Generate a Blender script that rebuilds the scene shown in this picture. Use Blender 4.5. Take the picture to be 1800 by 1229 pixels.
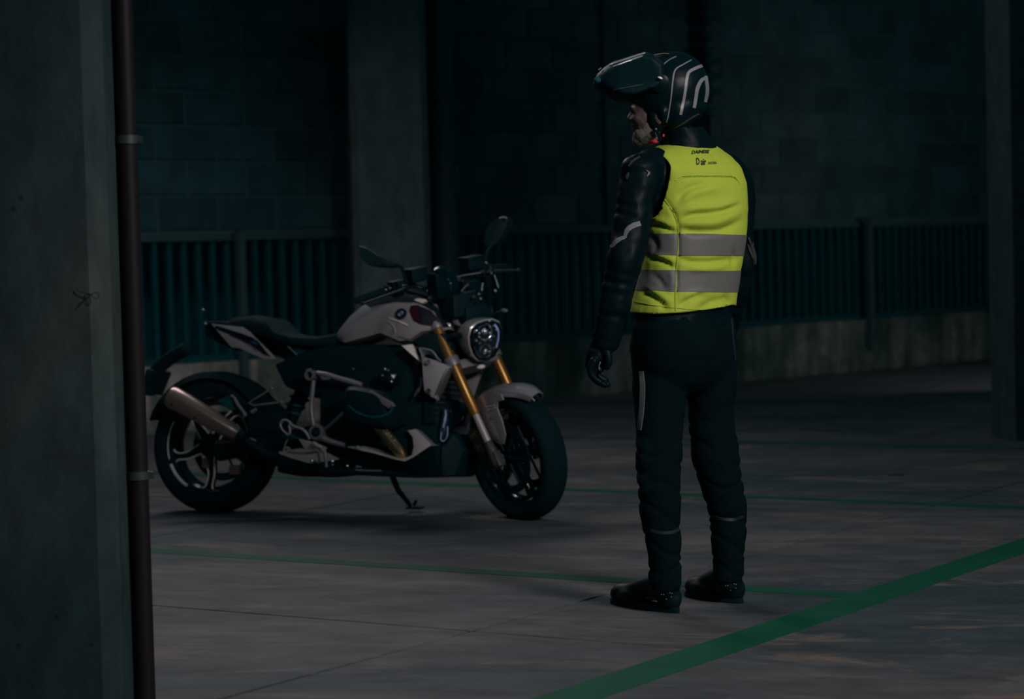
import bpy, bmesh, math, random
from mathutils import Vector, Matrix, noise
from mathutils.bvhtree import BVHTree

R = math.radians
random.seed(7)
scene = bpy.context.scene
for o in list(bpy.data.objects):
    bpy.data.objects.remove(o, do_unlink=True)
C = scene.collection

# ------------------------------------------------------------------ camera
CAM = Vector((0, 0, 1.18))
c_right = Vector((0.99965732, -0.0011475, -0.02615179))
c_up = Vector((0.02617695, 0.04382135, 0.99869638))
c_fwd = Vector((0.0, 0.99903872, -0.04383637))
cam_d = bpy.data.cameras.new('camera')
cam = bpy.data.objects.new('camera', cam_d)
C.objects.link(cam)
cam.matrix_world = Matrix(((c_right.x, c_up.x, -c_fwd.x, CAM.x), (c_right.y, c_up.y, -c_fwd.y, CAM.y),
                           (c_right.z, c_up.z, -c_fwd.z, CAM.z), (0, 0, 0, 1)))
cam_d.sensor_width = 36
cam_d.lens = 82.7
cam_d.clip_start = 0.1
cam_d.clip_end = 200
cam_d.dof.use_dof = True
cam_d.dof.focus_distance = 7.5
cam_d.dof.aperture_fstop = 3.3
scene.camera = cam

# ------------------------------------------------------------------ light
scene.view_settings.view_transform = 'Standard'
scene.view_settings.look = 'None'
scene.view_settings.exposure = 0.0
scene.view_settings.gamma = 1.0
scene.view_settings.use_curve_mapping = False

world = bpy.data.worlds.new('dusk')
scene.world = world
world.use_nodes = True
bg = world.node_tree.nodes['Background']
bg.inputs['Color'].default_value = (0.0, 0.80, 1.0, 1)      # blue-green dusk light coming into the open court
bg.inputs['Strength'].default_value = 0.052


def area(name, loc, target, sx, sy, power, color):
    d = bpy.data.lights.new(name, 'AREA')
    d.shape = 'RECTANGLE'
    d.size = sx
    d.size_y = sy
    d.energy = power
    d.color = color
    o = bpy.data.objects.new(name, d)
    C.objects.link(o)
    o.location = loc
    v = Vector(target) - Vector(loc)
    o.rotation_euler = v.to_track_quat('-Z', 'Y').to_euler()
    return o


kd = bpy.data.lights.new('key_floodlight', 'SPOT')
kd.energy = 1200
kd.color = (1.0, 0.90, 0.87)
kd.shadow_soft_size = 0.55
kd.spot_size = R(55)
kd.spot_blend = 1.0
ko = bpy.data.objects.new('key_floodlight', kd)
C.objects.link(ko)
ko.location = (3.5, 2.5, 3.9)
ko.rotation_euler = (Vector((-0.25, 8.5, 0.15)) - Vector((3.5, 2.5, 3.9))).to_track_quat('-Z', 'Y').to_euler()
area('overhead_strip', (-1.9, 12.6, 4.4), (-0.5, 10.4, 0.6), 2.4, 0.10, 34, (1.0, 0.93, 0.95))
area('overhead_strip_b', (-2.1, 12.9, 4.4), (-0.5, 10.4, 0.6), 2.4, 0.10, 34, (1.0, 0.93, 0.95))
area('wall_fill', (4.3, 17.6, 1.3), (4.2, 21.6, 0.9), 0.8, 0.5, 11.5, (1.0, 0.93, 0.88))  # added fill for the right wall and plinth, no fixture there
area('left_high_strip', (-1.6, 7.2, 4.3), (0.5, 7.5, 1.6), 0.10, 1.8, 12, (1.0, 0.95, 1.0))


# ------------------------------------------------------------------ materials
def new_mat(name):
    m = bpy.data.materials.new(name)
    m.use_nodes = True
    return m, m.node_tree.nodes, m.node_tree.links, m.node_tree.nodes['Principled BSDF']


def pbr(name, col, rough=0.5, metal=0.0, spec=0.5, coat=0.0, var=0.25, scale=20, bump=0.0, bscale=200, emis=None, coatr=0.08, trans=0):
    m, n, l, p = new_mat(name)
    p.inputs['Roughness'].default_value = rough
    p.inputs['Metallic'].default_value = metal
    p.inputs['Specular IOR Level'].default_value = spec
    p.inputs['Coat Weight'].default_value = coat
    p.inputs['Coat Roughness'].default_value = coatr
    p.inputs['Transmission Weight'].default_value = trans
    tc = n.new('ShaderNodeTexCoord')
    nz = n.new('ShaderNodeTexNoise')
    nz.inputs['Scale'].default_value = scale
    nz.inputs['Detail'].default_value = 4
    l.new(tc.outputs['Object'], nz.inputs['Vector'])
    mx = n.new('ShaderNodeMix')
    mx.data_type = 'RGBA'
    mx.inputs[6].default_value = (*[c * (1 - var) for c in col], 1)
    mx.inputs[7].default_value = (*[min(1, c * (1 + var)) for c in col], 1)
    l.new(nz.outputs['Fac'], mx.inputs[0])
    l.new(mx.outputs[2], p.inputs['Base Color'])
    if bump:
        nb = n.new('ShaderNodeTexNoise')
        nb.inputs['Scale'].default_value = bscale
        nb.inputs['Detail'].default_value = 3
        l.new(tc.outputs['Object'], nb.inputs['Vector'])
        b = n.new('ShaderNodeBump')
        b.inputs['Strength'].default_value = bump
        b.inputs['Distance'].default_value = 0.01
        l.new(nb.outputs['Fac'], b.inputs['Height'])
        l.new(b.outputs['Normal'], p.inputs['Normal'])
    if emis:
        p.inputs['Emission Color'].default_value = (*emis[0], 1)
        p.inputs['Emission Strength'].default_value = emis[1]
    return m


def ramp(n, stops):
    r = n.new('ShaderNodeValToRGB')
    e = r.color_ramp.elements
    e[0].position, e[0].color = stops[0][0], (*stops[0][1], 1)
    e[1].position, e[1].color = stops[-1][0], (*stops[-1][1], 1)
    for q, c in stops[1:-1]:
        x = e.new(q)
        x.color = (*c, 1)
    return r


def concrete(name, dark, mid, light, scale=1.0, aniso=(1, 1, 1), rough=0.7, streak=None, island=0.0, rot=0.0, pits=0.0, spec=0.3, scuff=None):
    """world-space stained concrete"""
    m, n, l, p = new_mat(name)
    geo = n.new('ShaderNodeNewGeometry')
    mp = n.new('ShaderNodeMapping')
    mp.vector_type = 'TEXTURE'
    mp.inputs['Rotation'].default_value = (0, 0, rot)
    mp.inputs['Scale'].default_value = aniso
    l.new(geo.outputs['Position'], mp.inputs['Vector'])
    n1 = n.new('ShaderNodeTexNoise')
    n1.inputs['Scale'].default_value = 0.9 * scale
    n1.inputs['Detail'].default_value = 7
    n1.inputs['Roughness'].default_value = 0.62
    n1.inputs['Distortion'].default_value = 0.6
    l.new(mp.outputs['Vector'], n1.inputs['Vector'])
    r1 = ramp(n, [(0.36, dark), (0.52, mid), (0.68, light)])
    l.new(n1.outputs['Fac'], r1.inputs['Fac'])
    n2 = n.new('ShaderNodeTexNoise')
    n2.inputs['Scale'].default_value = 9 * scale
    n2.inputs['Detail'].default_value = 6
    n2.inputs['Roughness'].default_value = 0.7
    l.new(mp.outputs['Vector'], n2.inputs['Vector'])
    mr = n.new('ShaderNodeMapRange')
    mr.inputs['From Min'].default_value = 0.35
    mr.inputs['From Max'].default_value = 0.65
    mr.inputs['To Min'].default_value = 0.72
    mr.inputs['To Max'].default_value = 1.25
    l.new(n2.outputs['Fac'], mr.inputs['Value'])
    mul = n.new('ShaderNodeMix')
    mul.data_type = 'RGBA'
    mul.blend_type = 'MULTIPLY'
    mul.inputs[0].default_value = 1
    l.new(r1.outputs['Color'], mul.inputs[6])
    l.new(mr.outputs['Result'], mul.inputs[7])
    out = mul.outputs[2]
    if streak:                     # vertical damp streaks
        m2 = n.new('ShaderNodeMapping')
        m2.vector_type = 'TEXTURE'
        m2.inputs['Scale'].default_value = (1, 1, 6)
        l.new(geo.outputs['Position'], m2.inputs['Vector'])
        n3 = n.new('ShaderNodeTexNoise')
        n3.inputs['Scale'].default_value = streak[0]
        n3.inputs['Detail'].default_value = 4
        l.new(m2.outputs['Vector'], n3.inputs['Vector'])
        r3 = ramp(n, [(0.42, streak[1]), (0.60, (1, 1, 1))])
        l.new(n3.outputs['Fac'], r3.inputs['Fac'])
        mu = n.new('ShaderNodeMix')
        mu.data_type = 'RGBA'
        mu.blend_type = 'MULTIPLY'
        mu.inputs[0].default_value = 1
        l.new(out, mu.inputs[6])
        l.new(r3.outputs['Color'], mu.inputs[7])
        out = mu.outputs[2]
    if island:
        oi = n.new('ShaderNodeObjectInfo')
        mr2 = n.new('ShaderNodeMapRange')
        mr2.inputs['To Min'].default_value = 1 - island
        mr2.inputs['To Max'].default_value = 1 + island
        l.new(oi.outputs['Random'], mr2.inputs['Value'])
        mu = n.new('ShaderNodeMix')
        mu.data_type = 'RGBA'
        mu.blend_type = 'MULTIPLY'
        mu.inputs[0].default_value = 1
        l.new(out, mu.inputs[6])
        l.new(mr2.outputs['Result'], mu.inputs[7])
        out = mu.outputs[2]
    if scuff:                      # worn and scraped patches
        n5 = n.new('ShaderNodeTexNoise')
        n5.inputs['Scale'].default_value = 1.7
        n5.inputs['Detail'].default_value = 12
        n5.inputs['Roughness'].default_value = 0.72
        n5.inputs['Distortion'].default_value = 1.4
        l.new(mp.outputs['Vector'], n5.inputs['Vector'])
        r5 = ramp(n, [(0.55, (0, 0, 0)), (0.66, (0.75, 0.75, 0.75))])
        l.new(n5.outputs['Fac'], r5.inputs['Fac'])
        mu = n.new('ShaderNodeMix')
        mu.data_type = 'RGBA'
        l.new(r5.outputs['Color'], mu.inputs[0])
        l.new(out, mu.inputs[6])
        mu.inputs[7].default_value = (*scuff, 1)
        out = mu.outputs[2]
    if pits:
        vo = n.new('ShaderNodeTexVoronoi')
        vo.inputs['Scale'].default_value = 9
        l.new(geo.outputs['Position'], vo.inputs['Vector'])
        rp = ramp(n, [(0.03, (0.25, 0.25, 0.25)), (0.09, (1, 1, 1))])
        l.new(vo.outputs['Distance'], rp.inputs['Fac'])
        mu = n.new('ShaderNodeMix')
        mu.data_type = 'RGBA'
        mu.blend_type = 'MULTIPLY'
        mu.inputs[0].default_value = pits
        l.new(out, mu.inputs[6])
        l.new(rp.outputs['Color'], mu.inputs[7])
        out = mu.outputs[2]
    l.new(out, p.inputs['Base Color'])
    p.inputs['Roughness'].default_value = rough
    p.inputs['Specular IOR Level'].default_value = spec
    b = n.new('ShaderNodeBump')
    b.inputs['Strength'].default_value = 0.25
    b.inputs['Distance'].default_value = 0.01
    l.new(n2.outputs['Fac'], b.inputs['Height'])
    l.new(b.outputs['Normal'], p.inputs['Normal'])
    return m


def hatch(name, light, dark, freq, ang, rough=0.45, metal=0.0):
    """woven retro-reflective tape with fine diagonal hatching"""
    m, n, l, p = new_mat(name)
    tc = n.new('ShaderNodeTexCoord')
    mp = n.new('ShaderNodeMapping')
    mp.inputs['Rotation'].default_value = (0, ang, 0)
    l.new(tc.outputs['Object'], mp.inputs['Vector'])
    w = n.new('ShaderNodeTexWave')
    w.bands_direction = 'Z'
    w.inputs['Scale'].default_value = freq
    l.new(mp.outputs['Vector'], w.inputs['Vector'])
    r = ramp(n, [(0.25, dark), (0.6, light)])
    l.new(w.outputs['Fac'], r.inputs['Fac'])
    l.new(r.outputs['Color'], p.inputs['Base Color'])
    p.inputs['Roughness'].default_value = rough
    p.inputs['Metallic'].default_value = metal
    return m


M = {}
M['floor'] = concrete('floor_concrete', (0.036, 0.052, 0.060), (0.069, 0.070, 0.076), (0.118, 0.107, 0.105), 0.75, (2.0, 0.9, 1), 0.65, island=0.07, rot=R(-14), spec=0.2, scuff=(0.165, 0.130, 0.112))
M['joint'] = pbr('joint_filler', (0.012, 0.016, 0.018), 0.9)
M['paint'] = pbr('green_floor_paint', (0.002, 0.068, 0.034), 0.6, spec=0.2, var=0.3, scale=5)
M['plinth'] = concrete('plinth_concrete', (0.06, 0.10, 0.09), (0.19, 0.19, 0.165), (0.42, 0.34, 0.33), 0.9, (1, 1, 1), 0.85, streak=(5.0, (0.32, 0.5, 0.42)))
M['block'] = concrete('block_concrete', (0.010, 0.060, 0.076), (0.024, 0.072, 0.082), (0.065, 0.092, 0.094), 0.3, (1, 1, 1), 0.9, island=0.22)
M['mortar'] = pbr('mortar', (0.034, 0.098, 0.112), 0.95)
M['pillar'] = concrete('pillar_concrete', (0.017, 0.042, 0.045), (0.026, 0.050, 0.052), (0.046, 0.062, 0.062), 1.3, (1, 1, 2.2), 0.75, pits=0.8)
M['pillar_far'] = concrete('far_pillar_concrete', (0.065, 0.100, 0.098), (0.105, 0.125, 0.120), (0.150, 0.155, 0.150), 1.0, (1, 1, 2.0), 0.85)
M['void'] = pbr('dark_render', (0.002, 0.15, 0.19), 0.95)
M['bar'] = pbr('fence_steel', (0.005, 0.062, 0.074), 0.7, 0.0, spec=0.05)
M['post'] = pbr('galvanised_post', (0.035, 0.075, 0.08), 0.6, 0.0, spec=0.2)
M['pipe'] = pbr('brown_pipe', (0.012, 0.0085, 0.011), 0.55, 0.0, spec=0.2)
M['pipe_grey'] = pbr('grey_pipe', (0.035, 0.07, 0.075), 0.5, spec=0.2)
M['clamp'] = pbr('clamp_metal', (0.04, 0.055, 0.06), 0.5, 0.3)
M['black'] = pbr('black_plastic', (0.001, 0.014, 0.0185), 0.55, spec=0.10, var=0.15)
M['blackgloss'] = pbr('gloss_black', (0.001, 0.010, 0.014), 0.16, spec=0.4, var=0.1)
M['rubber'] = pbr('tyre_rubber', (0.001, 0.013, 0.017), 0.85, spec=0.1, bump=0.2)
M['grey'] = pbr('grey_body_paint', (0.235, 0.222, 0.238), 0.38, 0.15, coat=0.5, var=0.05, coatr=0.15)
M['silver'] = pbr('silver_paint', (0.38, 0.345, 0.35), 0.33, 0.2, coat=0.5, var=0.06)
M['frame'] = pbr('frame_grey', (0.17, 0.165, 0.18), 0.42, 0.3, var=0.1)
M['alu'] = pbr('cast_aluminium', (0.34, 0.31, 0.31), 0.38, 0.3, var=0.15)
M['aludark'] = pbr('dark_aluminium', (0.05, 0.052, 0.056), 0.42, 0.3)
M['gold'] = pbr('gold_anodised', (0.27, 0.14, 0.038), 0.36, 0.7, var=0.12)
M['chrome'] = pbr('chrome', (0.9, 0.88, 0.9), 0.22, 0.85, var=0.02)
M['machined'] = pbr('machined_edge', (0.75, 0.68, 0.66), 0.35, 0.25, var=0.02)
M['steel'] = pbr('brushed_steel', (0.27, 0.195, 0.165), 0.28, 0.65, spec=0.9, var=0.12, scale=60)
M['bronze'] = pbr('heat_tinted_steel', (0.40, 0.30, 0.17), 0.25, 0.9, var=0.4, scale=30)
M['white'] = pbr('white_paint', (0.62, 0.56, 0.55), 0.4, var=0.05)
M['white_gloss'] = pbr('white_glint', (0.92, 0.90, 0.88), 0.25, 0.2, coat=1.0, var=0.0)  # near-white for beads that stand for highlights
M['red'] = pbr('dark_red_graphic', (0.022, 0.002, 0.007), 0.5, spec=0.1)
M['navy'] = pbr('navy_graphic', (0.001, 0.005, 0.016), 0.5, spec=0.1)
M['blue'] = pbr('blue_graphic', (0.006, 0.05, 0.16), 0.4)
M['bluegloss'] = pbr('blue_black_gloss', (0.01, 0.03, 0.07), 0.08, spec=0.9, coat=1.0)
def clear():
    m, n, l, p = new_mat('clear_lens')
    n.remove(p)
    out = n['Material Output']
    tr_ = n.new('ShaderNodeBsdfTransparent')
    tr_.inputs['Color'].default_value = (0.88, 0.92, 0.95, 1)
    gl_ = n.new('ShaderNodeBsdfGlossy')
    gl_.inputs['Roughness'].default_value = 0.04
    fr_ = n.new('ShaderNodeFresnel')
    fr_.inputs['IOR'].default_value = 1.5
    mx_ = n.new('ShaderNodeMixShader')
    l.new(fr_.outputs[0], mx_.inputs[0])
    l.new(tr_.outputs[0], mx_.inputs[1])
    l.new(gl_.outputs[0], mx_.inputs[2])
    l.new(mx_.outputs[0], out.inputs['Surface'])
    return m


M['lens'] = clear()
M['amber'] = pbr('amber_lens', (0.35, 0.28, 0.22), 0.15, coat=0.6)
M['redlens'] = pbr('red_lens', (0.12, 0.01, 0.015), 0.15, coat=0.6)
M['seat'] = pbr('seat_vinyl', (0.001, 0.012, 0.016), 0.8, spec=0.08)
M['suit'] = pbr('black_leather', (0.001, 0.0068, 0.0092), 0.45, spec=0.06, var=0.2, bump=0.06, bscale=160)
M['cloth'] = pbr('black_textile', (0.001, 0.0068, 0.009), 0.9, spec=0.05, var=0.2, bump=0.2, bscale=220)
M['boot'] = pbr('boot_leather', (0.001, 0.009, 0.012), 0.5, spec=0.15, var=0.2)
M['navycloth'] = pbr('navy_edging', (0.001, 0.007, 0.016), 0.7)
M['vest'] = pbr('fluorescent_yellow_fabric', (0.365, 0.46, 0.046), 0.75, spec=0.2, var=0.05, scale=6, bump=0.12, bscale=420)
M['seam'] = pbr('seam_thread', (0.30, 0.44, 0.03), 0.8)
M['tape'] = hatch('reflective_tape', (0.135, 0.138, 0.130), (0.075, 0.078, 0.075), 95, R(35), 0.62, 0.0)
M['tape2'] = hatch('reflective_hatch', (0.20, 0.20, 0.21), (0.01, 0.02, 0.025), 105, R(20), 0.5)
M['ink'] = pbr('black_print', (0.008, 0.022, 0.012), 0.7)
M['ink2'] = pbr('grey_print', (0.10, 0.13, 0.02), 0.7)
M['skin'] = pbr('skin', (0.075, 0.052, 0.050), 0.55, var=0.25, scale=40, bump=0.3, bscale=90)
M['beard'] = pbr('grey_beard', (0.11, 0.10, 0.095), 0.8, var=0.35, scale=120, bump=0.35, bscale=260)
M['helmet'] = pbr('satin_black_shell', (0.001, 0.0085, 0.0115), 0.38, spec=0.11, coat=0.0, var=0.1)
M['stripe'] = pbr('grey_helmet_stripe', (0.19, 0.185, 0.20), 0.4, var=0.1)
M['stripe_hi'] = pbr('polished_trim', (0.75, 0.70, 0.68), 0.25, 0.6)
M['redstrap'] = pbr('red_strap', (0.55, 0.01, 0.02), 0.6)
M['eye'] = pbr('eye', (0.5, 0.5, 0.5), 0.2)


# ------------------------------------------------------------------ mesh helpers
class MB:
    """collects shapes, linked as ONE mesh object"""
    def __init__(self):
        self.v = []
        self.f = []
        self.m = []
        self.mi = 0

    def add(self, vs, fs):
        b = len(self.v)
        self.v += [tuple(p) for p in vs]
        self.f += [tuple(i + b for i in q) for q in fs]
        self.m += [self.mi] * len(fs)
        return self

    def rings(self, rings, closed=True, caps=True):
        k = len(rings[0])
        vs = [p for r in rings for p in r]
        fs = []
        for i in range(len(rings) - 1):
            for j in range(k if closed else k - 1):
                j2 = (j + 1) % k
                fs.append((i * k + j, i * k + j2, (i + 1) * k + j2, (i + 1) * k + j))
        if caps and closed:
            fs.append(tuple(range(k - 1, -1, -1)))
            fs.append(tuple((len(rings) - 1) * k + j for j in range(k)))
        return self.add(vs, fs)

    def tube(self, pts, rad, n=10, smooth_path=0, flat=1.0, caps=True, upv=None):
        pts = [Vector(p) for p in pts]
        rads = rad if isinstance(rad, (list, tuple)) else [rad] * len(pts)
        if smooth_path:
            pts, rads = catmull(pts, rads, smooth_path)
        t0 = (pts[1] - pts[0]).normalized()
        a = Vector(upv) if upv else (Vector((0, 0, 1)) if abs(t0.z) < 0.9 else Vector((1, 0, 0)))
        nrm = (a - t0 * a.dot(t0)).normalized()
        rings = []
        for i, p in enumerate(pts):
            if i == 0:
                t = t0
            elif i == len(pts) - 1:
                t = (pts[-1] - pts[-2]).normalized()
            else:
                t = ((pts[i + 1] - p).normalized() + (p - pts[i - 1]).normalized()).normalized()
            nrm = (nrm - t * nrm.dot(t)).normalized()
            bn = t.cross(nrm)
            rings.append([p + nrm * (rads[i] * math.cos(q)) + bn * (rads[i] * flat * math.sin(q))
                          for q in [2 * math.pi * j / n for j in range(n)]])
        return self.rings(rings, caps=caps)

    def ball(self, c, r, n=12, axes=None):
        c = Vector(c)
        rr = r if isinstance(r, (list, tuple)) else (r, r, r)
        ax = axes or (Vector((1, 0, 0)), Vector((0, 1, 0)), Vector((0, 0, 1)))
        vs = []
        h = n // 2
        vs.append(c - ax[2] * rr[2])
        for i in range(1, h):
            ph = -math.pi / 2 + math.pi * i / h
            for j in range(n):
                th = 2 * math.pi * j / n
                vs.append(c + ax[0] * (rr[0] * math.cos(ph) * math.cos(th)) + ax[1] * (rr[1] * math.cos(ph) * math.sin(th)) + ax[2] * (rr[2] * math.sin(ph)))
        vs.append(c + ax[2] * rr[2])
        fs = []
        for j in range(n):
            fs.append((0, 1 + (j + 1) % n, 1 + j))
        for i in range(h - 2):
            for j in range(n):
                a = 1 + i * n + j
                b = 1 + i * n + (j + 1) % n
                fs.append((a, b, b + n, a + n))
        t = len(vs) - 1
        for j in range(n):
            fs.append((t, 1 + (h - 2) * n + j, 1 + (h - 2) * n + (j + 1) % n))
        return self.add(vs, fs)

    def capsule(self, a, b, ra, rb, n=14):
        """tapered limb segment with round ends"""
        a, b = Vector(a), Vector(b)
        t = (b - a).normalized()
        pts, rs = [], []
        for k in (0.05, 0.35, 0.7):
            pts.append(a - t * ra * math.cos(k * math.pi / 2))
            rs.append(ra * math.sin(k * math.pi / 2))
        pts += [a, b]
        rs += [ra, rb]
        for k in (0.7, 0.35, 0.05):
            pts.append(b + t * rb * math.cos(k * math.pi / 2))
            rs.append(rb * math.sin(k * math.pi / 2))
        return self.tube(pts, rs, n)

    def limb(self, pts, rad, n=16, sub=3, flat=1.0):
        pts, rads = catmull([Vector(p) for p in pts], list(rad), sub)
        a, ra, b, rb = pts[0], rads[0], pts[-1], rads[-1]
        t = (pts[1] - a).normalized()
        t2 = (b - pts[-2]).normalized()
        P = [a - t * ra * math.cos(k * math.pi / 2) for k in (0.05, 0.35, 0.7)] + pts + [b + t2 * rb * math.cos(k * math.pi / 2) for k in (0.7, 0.35, 0.05)]
        S = [ra * math.sin(k * math.pi / 2) for k in (0.05, 0.35, 0.7)] + rads + [rb * math.sin(k * math.pi / 2) for k in (0.7, 0.35, 0.05)]
        return self.tube(P, S, n, flat=flat)

    def box(self, c, size, axes=None, taper=1.0):
        c = Vector(c)
        ax = axes or (Vector((1, 0, 0)), Vector((0, 1, 0)), Vector((0, 0, 1)))
        sx, sy, sz = [s / 2 for s in size]
        vs = []
        for z, k in ((-1, 1.0), (1, taper)):
            for x, y in ((-1, -1), (1, -1), (1, 1), (-1, 1)):
                vs.append(c + ax[0] * (x * sx * k) + ax[1] * (y * sy * k) + ax[2] * (z * sz))
        return self.add(vs, [(3, 2, 1, 0), (4, 5, 6, 7), (0, 1, 5, 4), (1, 2, 6, 5), (2, 3, 7, 6), (3, 0, 4, 7)])

    def prism(self, poly, off, inset=0.0):
        """polygon of 3D points extruded by the vector off; inset bevels the far face"""
        poly = [Vector(p) for p in poly]
        off = Vector(off)
        c = sum(poly, Vector()) / len(poly)
        k = len(poly)
        r0 = poly
        if inset:
            s = 1 - inset
            mid = [p + off * 0.75 for p in poly]
            far = [c + (p - c) * s + off for p in poly]
            return self.rings([r0, mid, far])
        return self.rings([r0, [p + off for p in poly]])

    def lathe(self, prof, origin, axis, n=24, caps=True, sq=None):
        """prof: (distance along axis, radius)"""
        o = Vector(origin)
        a = Vector(axis).normalized()
        u = a.orthogonal().normalized()
        w = a.cross(u)
        rings = []
        for d, r in prof:
            rings.append([o + a * d + u * (r * math.cos(2 * math.pi * j / n)) + w * (r * math.sin(2 * math.pi * j / n)) for j in range(n)])
        return self.rings(rings, caps=caps)

    def torus(self, c, axis, prof, n=48):
        """closed profile (radial r, axial y) swept round axis"""
        c = Vector(c)
        a = Vector(axis).normalized()
        u = a.orthogonal().normalized()
        w = a.cross(u)
        k = len(prof)
        vs = []
        for j in range(n):
            q = 2 * math.pi * j / n
            d = u * math.cos(q) + w * math.sin(q)
            for r, y in prof:
                vs.append(c + d * r + a * y)
        fs = []
        for j in range(n):
            j2 = (j + 1) % n
            for i in range(k):
                i2 = (i + 1) % k
                fs.append((j * k + i, j * k + i2, j2 * k + i2, j2 * k + i))
        return self.add(vs, fs)


def catmull(pts, rads, sub):
    P = [pts[0] * 2 - pts[1]] + list(pts) + [pts[-1] * 2 - pts[-2]]
    Q = [rads[0]] + list(rads) + [rads[-1]]
    op, orr = [], []
    for i in range(1, len(P) - 2):
        for k in range(sub):
            t = k / sub
            a, b, c, d = P[i - 1], P[i], P[i + 1], P[i + 2]
            op.append(0.5 * ((2 * b) + (c - a) * t + (2 * a - 5 * b + 4 * c - d) * t * t + (3 * b - a - 3 * c + d) * t ** 3))
            orr.append(Q[i] * (1 - t) + Q[i + 1] * t)
    op.append(P[-2])
    orr.append(Q[-2])
    return op, orr


OFF = Vector((0, 0, 0))


def tag(o, label=None, cat=None, group=None, kind=None):
    if label: o['label'] = label
    if cat: o['category'] = cat
    if group: o['group'] = group
    if kind: o['kind'] = kind
    return o


def link(name, me, mat, parent=None, smooth=True, label=None):
    for m in (mat if isinstance(mat, (list, tuple)) else [mat]):
        if m.name not in [x.name for x in me.materials if x]:
            me.materials.append(m)
    o = bpy.data.objects.new(name, me)
    C.objects.link(o)
    if parent:
        o.parent = parent
    if smooth is True:
        me.polygons.foreach_set('use_smooth', [True] * len(me.polygons))
    if label:
        o['label'] = label
    return o


def fix_normals(me):
    bm = bmesh.new()
    bm.from_mesh(me)
    bmesh.ops.recalc_face_normals(bm, faces=bm.faces)
    bm.to_mesh(me)
    bm.free()


def part(name, mb, mat, parent=None, smooth=True, bevel=0.0, label=None, xf=None, sharp=40, subd=0):
    me = bpy.data.meshes.new(name)
    vs = [Vector(p) for p in mb.v]
    if xf:
        vs = [xf(p) for p in vs]
    vs = [p - OFF for p in vs]
    me.from_pydata([tuple(p) for p in vs], [], mb.f)
    for pl, mi in zip(me.polygons, mb.m):
        pl.material_index = mi
    bm = bmesh.new()
    bm.from_mesh(me)
    bmesh.ops.recalc_face_normals(bm, faces=bm.faces)
    if bevel:
        es = [e for e in bm.edges if len(e.link_faces) == 2 and e.calc_face_angle(0) > R(28)]
        bmesh.ops.bevel(bm, geom=es, offset=bevel, segments=2, profile=0.6, affect='EDGES', clamp_overlap=True)
    if smooth:
        for f in bm.faces:
            f.smooth = True
        for e in bm.edges:
            if len(e.link_faces) == 2 and e.calc_face_angle(0) > R(sharp):
                e.smooth = False
    bm.to_mesh(me)
    bm.free()
    o = link(name, me, mat, parent, smooth=None, label=label)
    if subd:
        s = o.modifiers.new('sub', 'SUBSURF')
        s.levels = subd
        s.render_levels = subd
    return o


def copy_tree(o, parent=None):
    c = o.copy()
    C.objects.link(c)
    if parent:
        c.parent = parent
    for ch in list(o.children):
        copy_tree(ch, c)
    return c


def empty(name, loc, rot=(0, 0, 0), label=None, cat=None, group=None):
    o = bpy.data.objects.new(name, None)
    C.objects.link(o)
    o.location = loc
    o.rotation_euler = rot
    o.empty_display_size = 0.1
    return tag(o, label, cat, group)


def evaluated(me, mods):
    """run modifiers on a mesh and return the resulting mesh"""
    o = bpy.data.objects.new('tmp', me)
    C.objects.link(o)
    for kind, kw in mods:
        md = o.modifiers.new('m', kind)
        for k, v in kw.items():
            setattr(md, k, v)
    dg = bpy.context.evaluated_depsgraph_get()
    dg.update()
    out = bpy.data.meshes.new_from_object(o.evaluated_get(dg))
    bpy.data.objects.remove(o)
    return out


def fuse(mb, voxel=0.01, smooth=4, fac=0.5):
    """union of overlapping closed shapes as one continuous skin (world coordinates)"""
    me = bpy.data.meshes.new('fused')
    me.from_pydata([tuple(p) for p in mb.v], [], mb.f)
    fix_normals_islands(me)
    return evaluated(me, [('REMESH', dict(mode='VOXEL', voxel_size=voxel)), ('SMOOTH', dict(iterations=smooth, factor=fac))])


def fix_normals_islands(me):
    fix_normals(me)


def displace(me, fn):
    nrm = [v.normal.copy() for v in me.vertices]
    for v, nn in zip(me.vertices, nrm):
        v.co = v.co + fn(v.co, nn)


def world_link(name, me, mat, parent=None, label=None, smooth=True):
    for v in me.vertices:
        v.co = v.co - OFF
    me.materials.clear()
    return link(name, me, mat, parent, smooth, label)


def bvh_of(me):
    return BVHTree.FromPolygons([v.co.copy() for v in me.vertices], [tuple(p.vertices) for p in me.polygons])


def smooth2(pts, sub=6):
    P = [Vector((p[0], p[1], 0)) for p in pts]
    q, _ = catmull(P, [0] * len(P), sub)
    return [(p.x, p.y) for p in q]


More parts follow.
